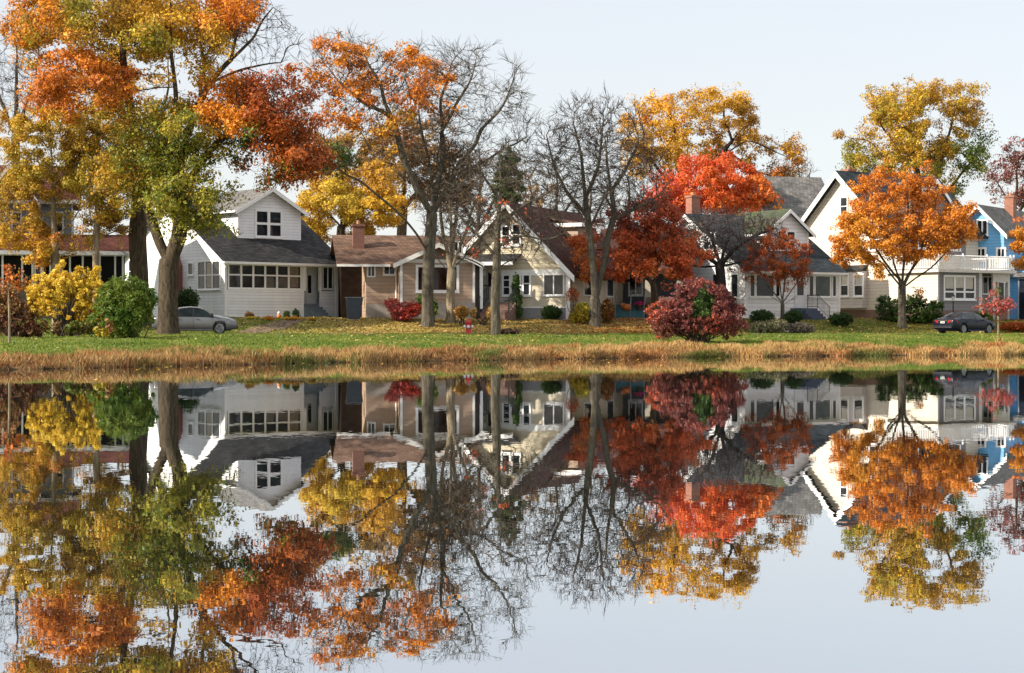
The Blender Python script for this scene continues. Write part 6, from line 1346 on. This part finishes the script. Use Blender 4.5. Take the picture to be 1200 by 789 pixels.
# far undergrowth that closes the gaps between the houses
def build_woods():
    global RNG
    RNG = np.random.default_rng(5150)
    n = 60000; X = RNG.uniform(-75, 90, n); Y = 172 + RNG.uniform(0, 14, n) + .12 * X
    top = 3.2 + 2.2 * vnoise(np.stack([X, Y, 0 * X], 1), .12, 3) + 1.5 * vnoise(np.stack([X, Y, 0 * X], 1), .4, 9); z = height(X, Y) + RNG.uniform(0, 1, n) ** .8 * np.clip(top, .8, 9)
    c = pal_pick([(.05, .06, .02), (.12, .075, .03), (.24, .14, .05), (.12, .12, .03)], np.clip(.5 + .7 * vnoise(np.stack([X, Y, z], 1), .1, 12) + RNG.normal(size=n) * .15, 0, 1))
    o = leaf_object('background_woods', np.stack([X, Y, z], 1), .34, c, None, .3); tag(o, 'low brown undergrowth far behind the houses', 'undergrowth', kind='stuff')
build_woods()

# ------------------------------------------------------------------ daylight and camera
SUN_AZ = math.atan2(-1.0, -.42)          # measured from +Y towards +X: the sun stands to the left and a little behind us
SUN_EL = R(31)
d = Vector((math.sin(SUN_AZ) * math.cos(SUN_EL), math.cos(SUN_AZ) * math.cos(SUN_EL), math.sin(SUN_EL)))
ld = bpy.data.lights.new('sun', 'SUN'); ld.energy = 5.0; ld.angle = R(.55); ld.color = (1.0, .90, .76)
lo = bpy.data.objects.new('sun', ld); lo.rotation_euler = d.to_track_quat('Z', 'Y').to_euler(); lo.location = d * 100; link(lo)
w = bpy.data.worlds.new('World'); bpy.context.scene.world = w; w.use_nodes = True; t = w.node_tree
sky = t.nodes.new('ShaderNodeTexSky'); sky.sky_type = 'NISHITA'; sky.sun_disc = False; sky.sun_elevation = SUN_EL; sky.sun_rotation = SUN_AZ % (2 * math.pi)
sky.air_density = 1.0; sky.dust_density = 1.2; sky.ozone_density = 1.0; sky.altitude = 50
# a milky veil of thin high cloud lies over the blue
tc = t.nodes.new('ShaderNodeTexCoord'); mp = t.nodes.new('ShaderNodeMapping'); mp.inputs['Scale'].default_value = (1.2, 1.2, 6)
cn = t.nodes.new('ShaderNodeTexNoise'); cn.inputs['Scale'].default_value = 2.2; cn.inputs['Detail'].default_value = 5
t.links.new(tc.outputs['Generated'], mp.inputs['Vector']); t.links.new(mp.outputs[0], cn.inputs['Vector'])
mr = t.nodes.new('ShaderNodeMapRange'); mr.inputs['To Min'].default_value = .66; mr.inputs['To Max'].default_value = .86; t.links.new(cn.outputs['Fac'], mr.inputs['Value'])
veil = t.nodes.new('ShaderNodeMix'); veil.data_type = 'RGBA'; t.links.new(mr.outputs[0], veil.inputs['Factor']); t.links.new(sky.outputs[0], veil.inputs['A']); 
sz = t.nodes.new('ShaderNodeSeparateXYZ'); t.links.new(tc.outputs['Generated'], sz.inputs[0])
# a veiled sky is brighter overhead than at the horizon
br = t.nodes.new('ShaderNodeMapRange'); br.inputs['From Min'].default_value = .17; br.inputs['From Max'].default_value = 1; br.inputs['To Min'].default_value = 1; br.inputs['To Max'].default_value = 1.85; t.links.new(sz.outputs['Z'], br.inputs['Value'])
vs = t.nodes.new('ShaderNodeVectorMath'); vs.operation = 'SCALE'; vs.inputs[0].default_value = (3.68, 3.66, 3.70); t.links.new(br.outputs[0], vs.inputs['Scale']); t.links.new(vs.outputs[0], veil.inputs['B'])
t.links.new(veil.outputs['Result'], t.nodes['Background'].inputs['Color']); t.nodes['Background'].inputs['Strength'].default_value = .15
cd = bpy.data.cameras.new('camera'); cam = bpy.data.objects.new('camera', cd); link(cam)
cd.sensor_width = 36; cd.lens = 36 * F / 1200; cd.clip_start = .1; cd.clip_end = 3000
cam.location = (0, 0, EYE); cam.rotation_euler = (R(90) - math.atan((394.5 - HORIZON) / F), 0, 0)
sc = bpy.context.scene; sc.camera = cam
sc.view_settings.view_transform = 'Standard'; sc.view_settings.look = 'None'; sc.view_settings.exposure = .66; sc.view_settings.gamma = 1; sc.view_settings.use_curve_mapping = False
sc.cycles.max_bounces = 6; sc.cycles.diffuse_bounces = 3; sc.cycles.glossy_bounces = 3; sc.cycles.transmission_bounces = 2; sc.cycles.transparent_max_bounces = 4
sc.cycles.use_denoising = True; sc.cycles.denoiser = 'OPENIMAGEDENOISE'
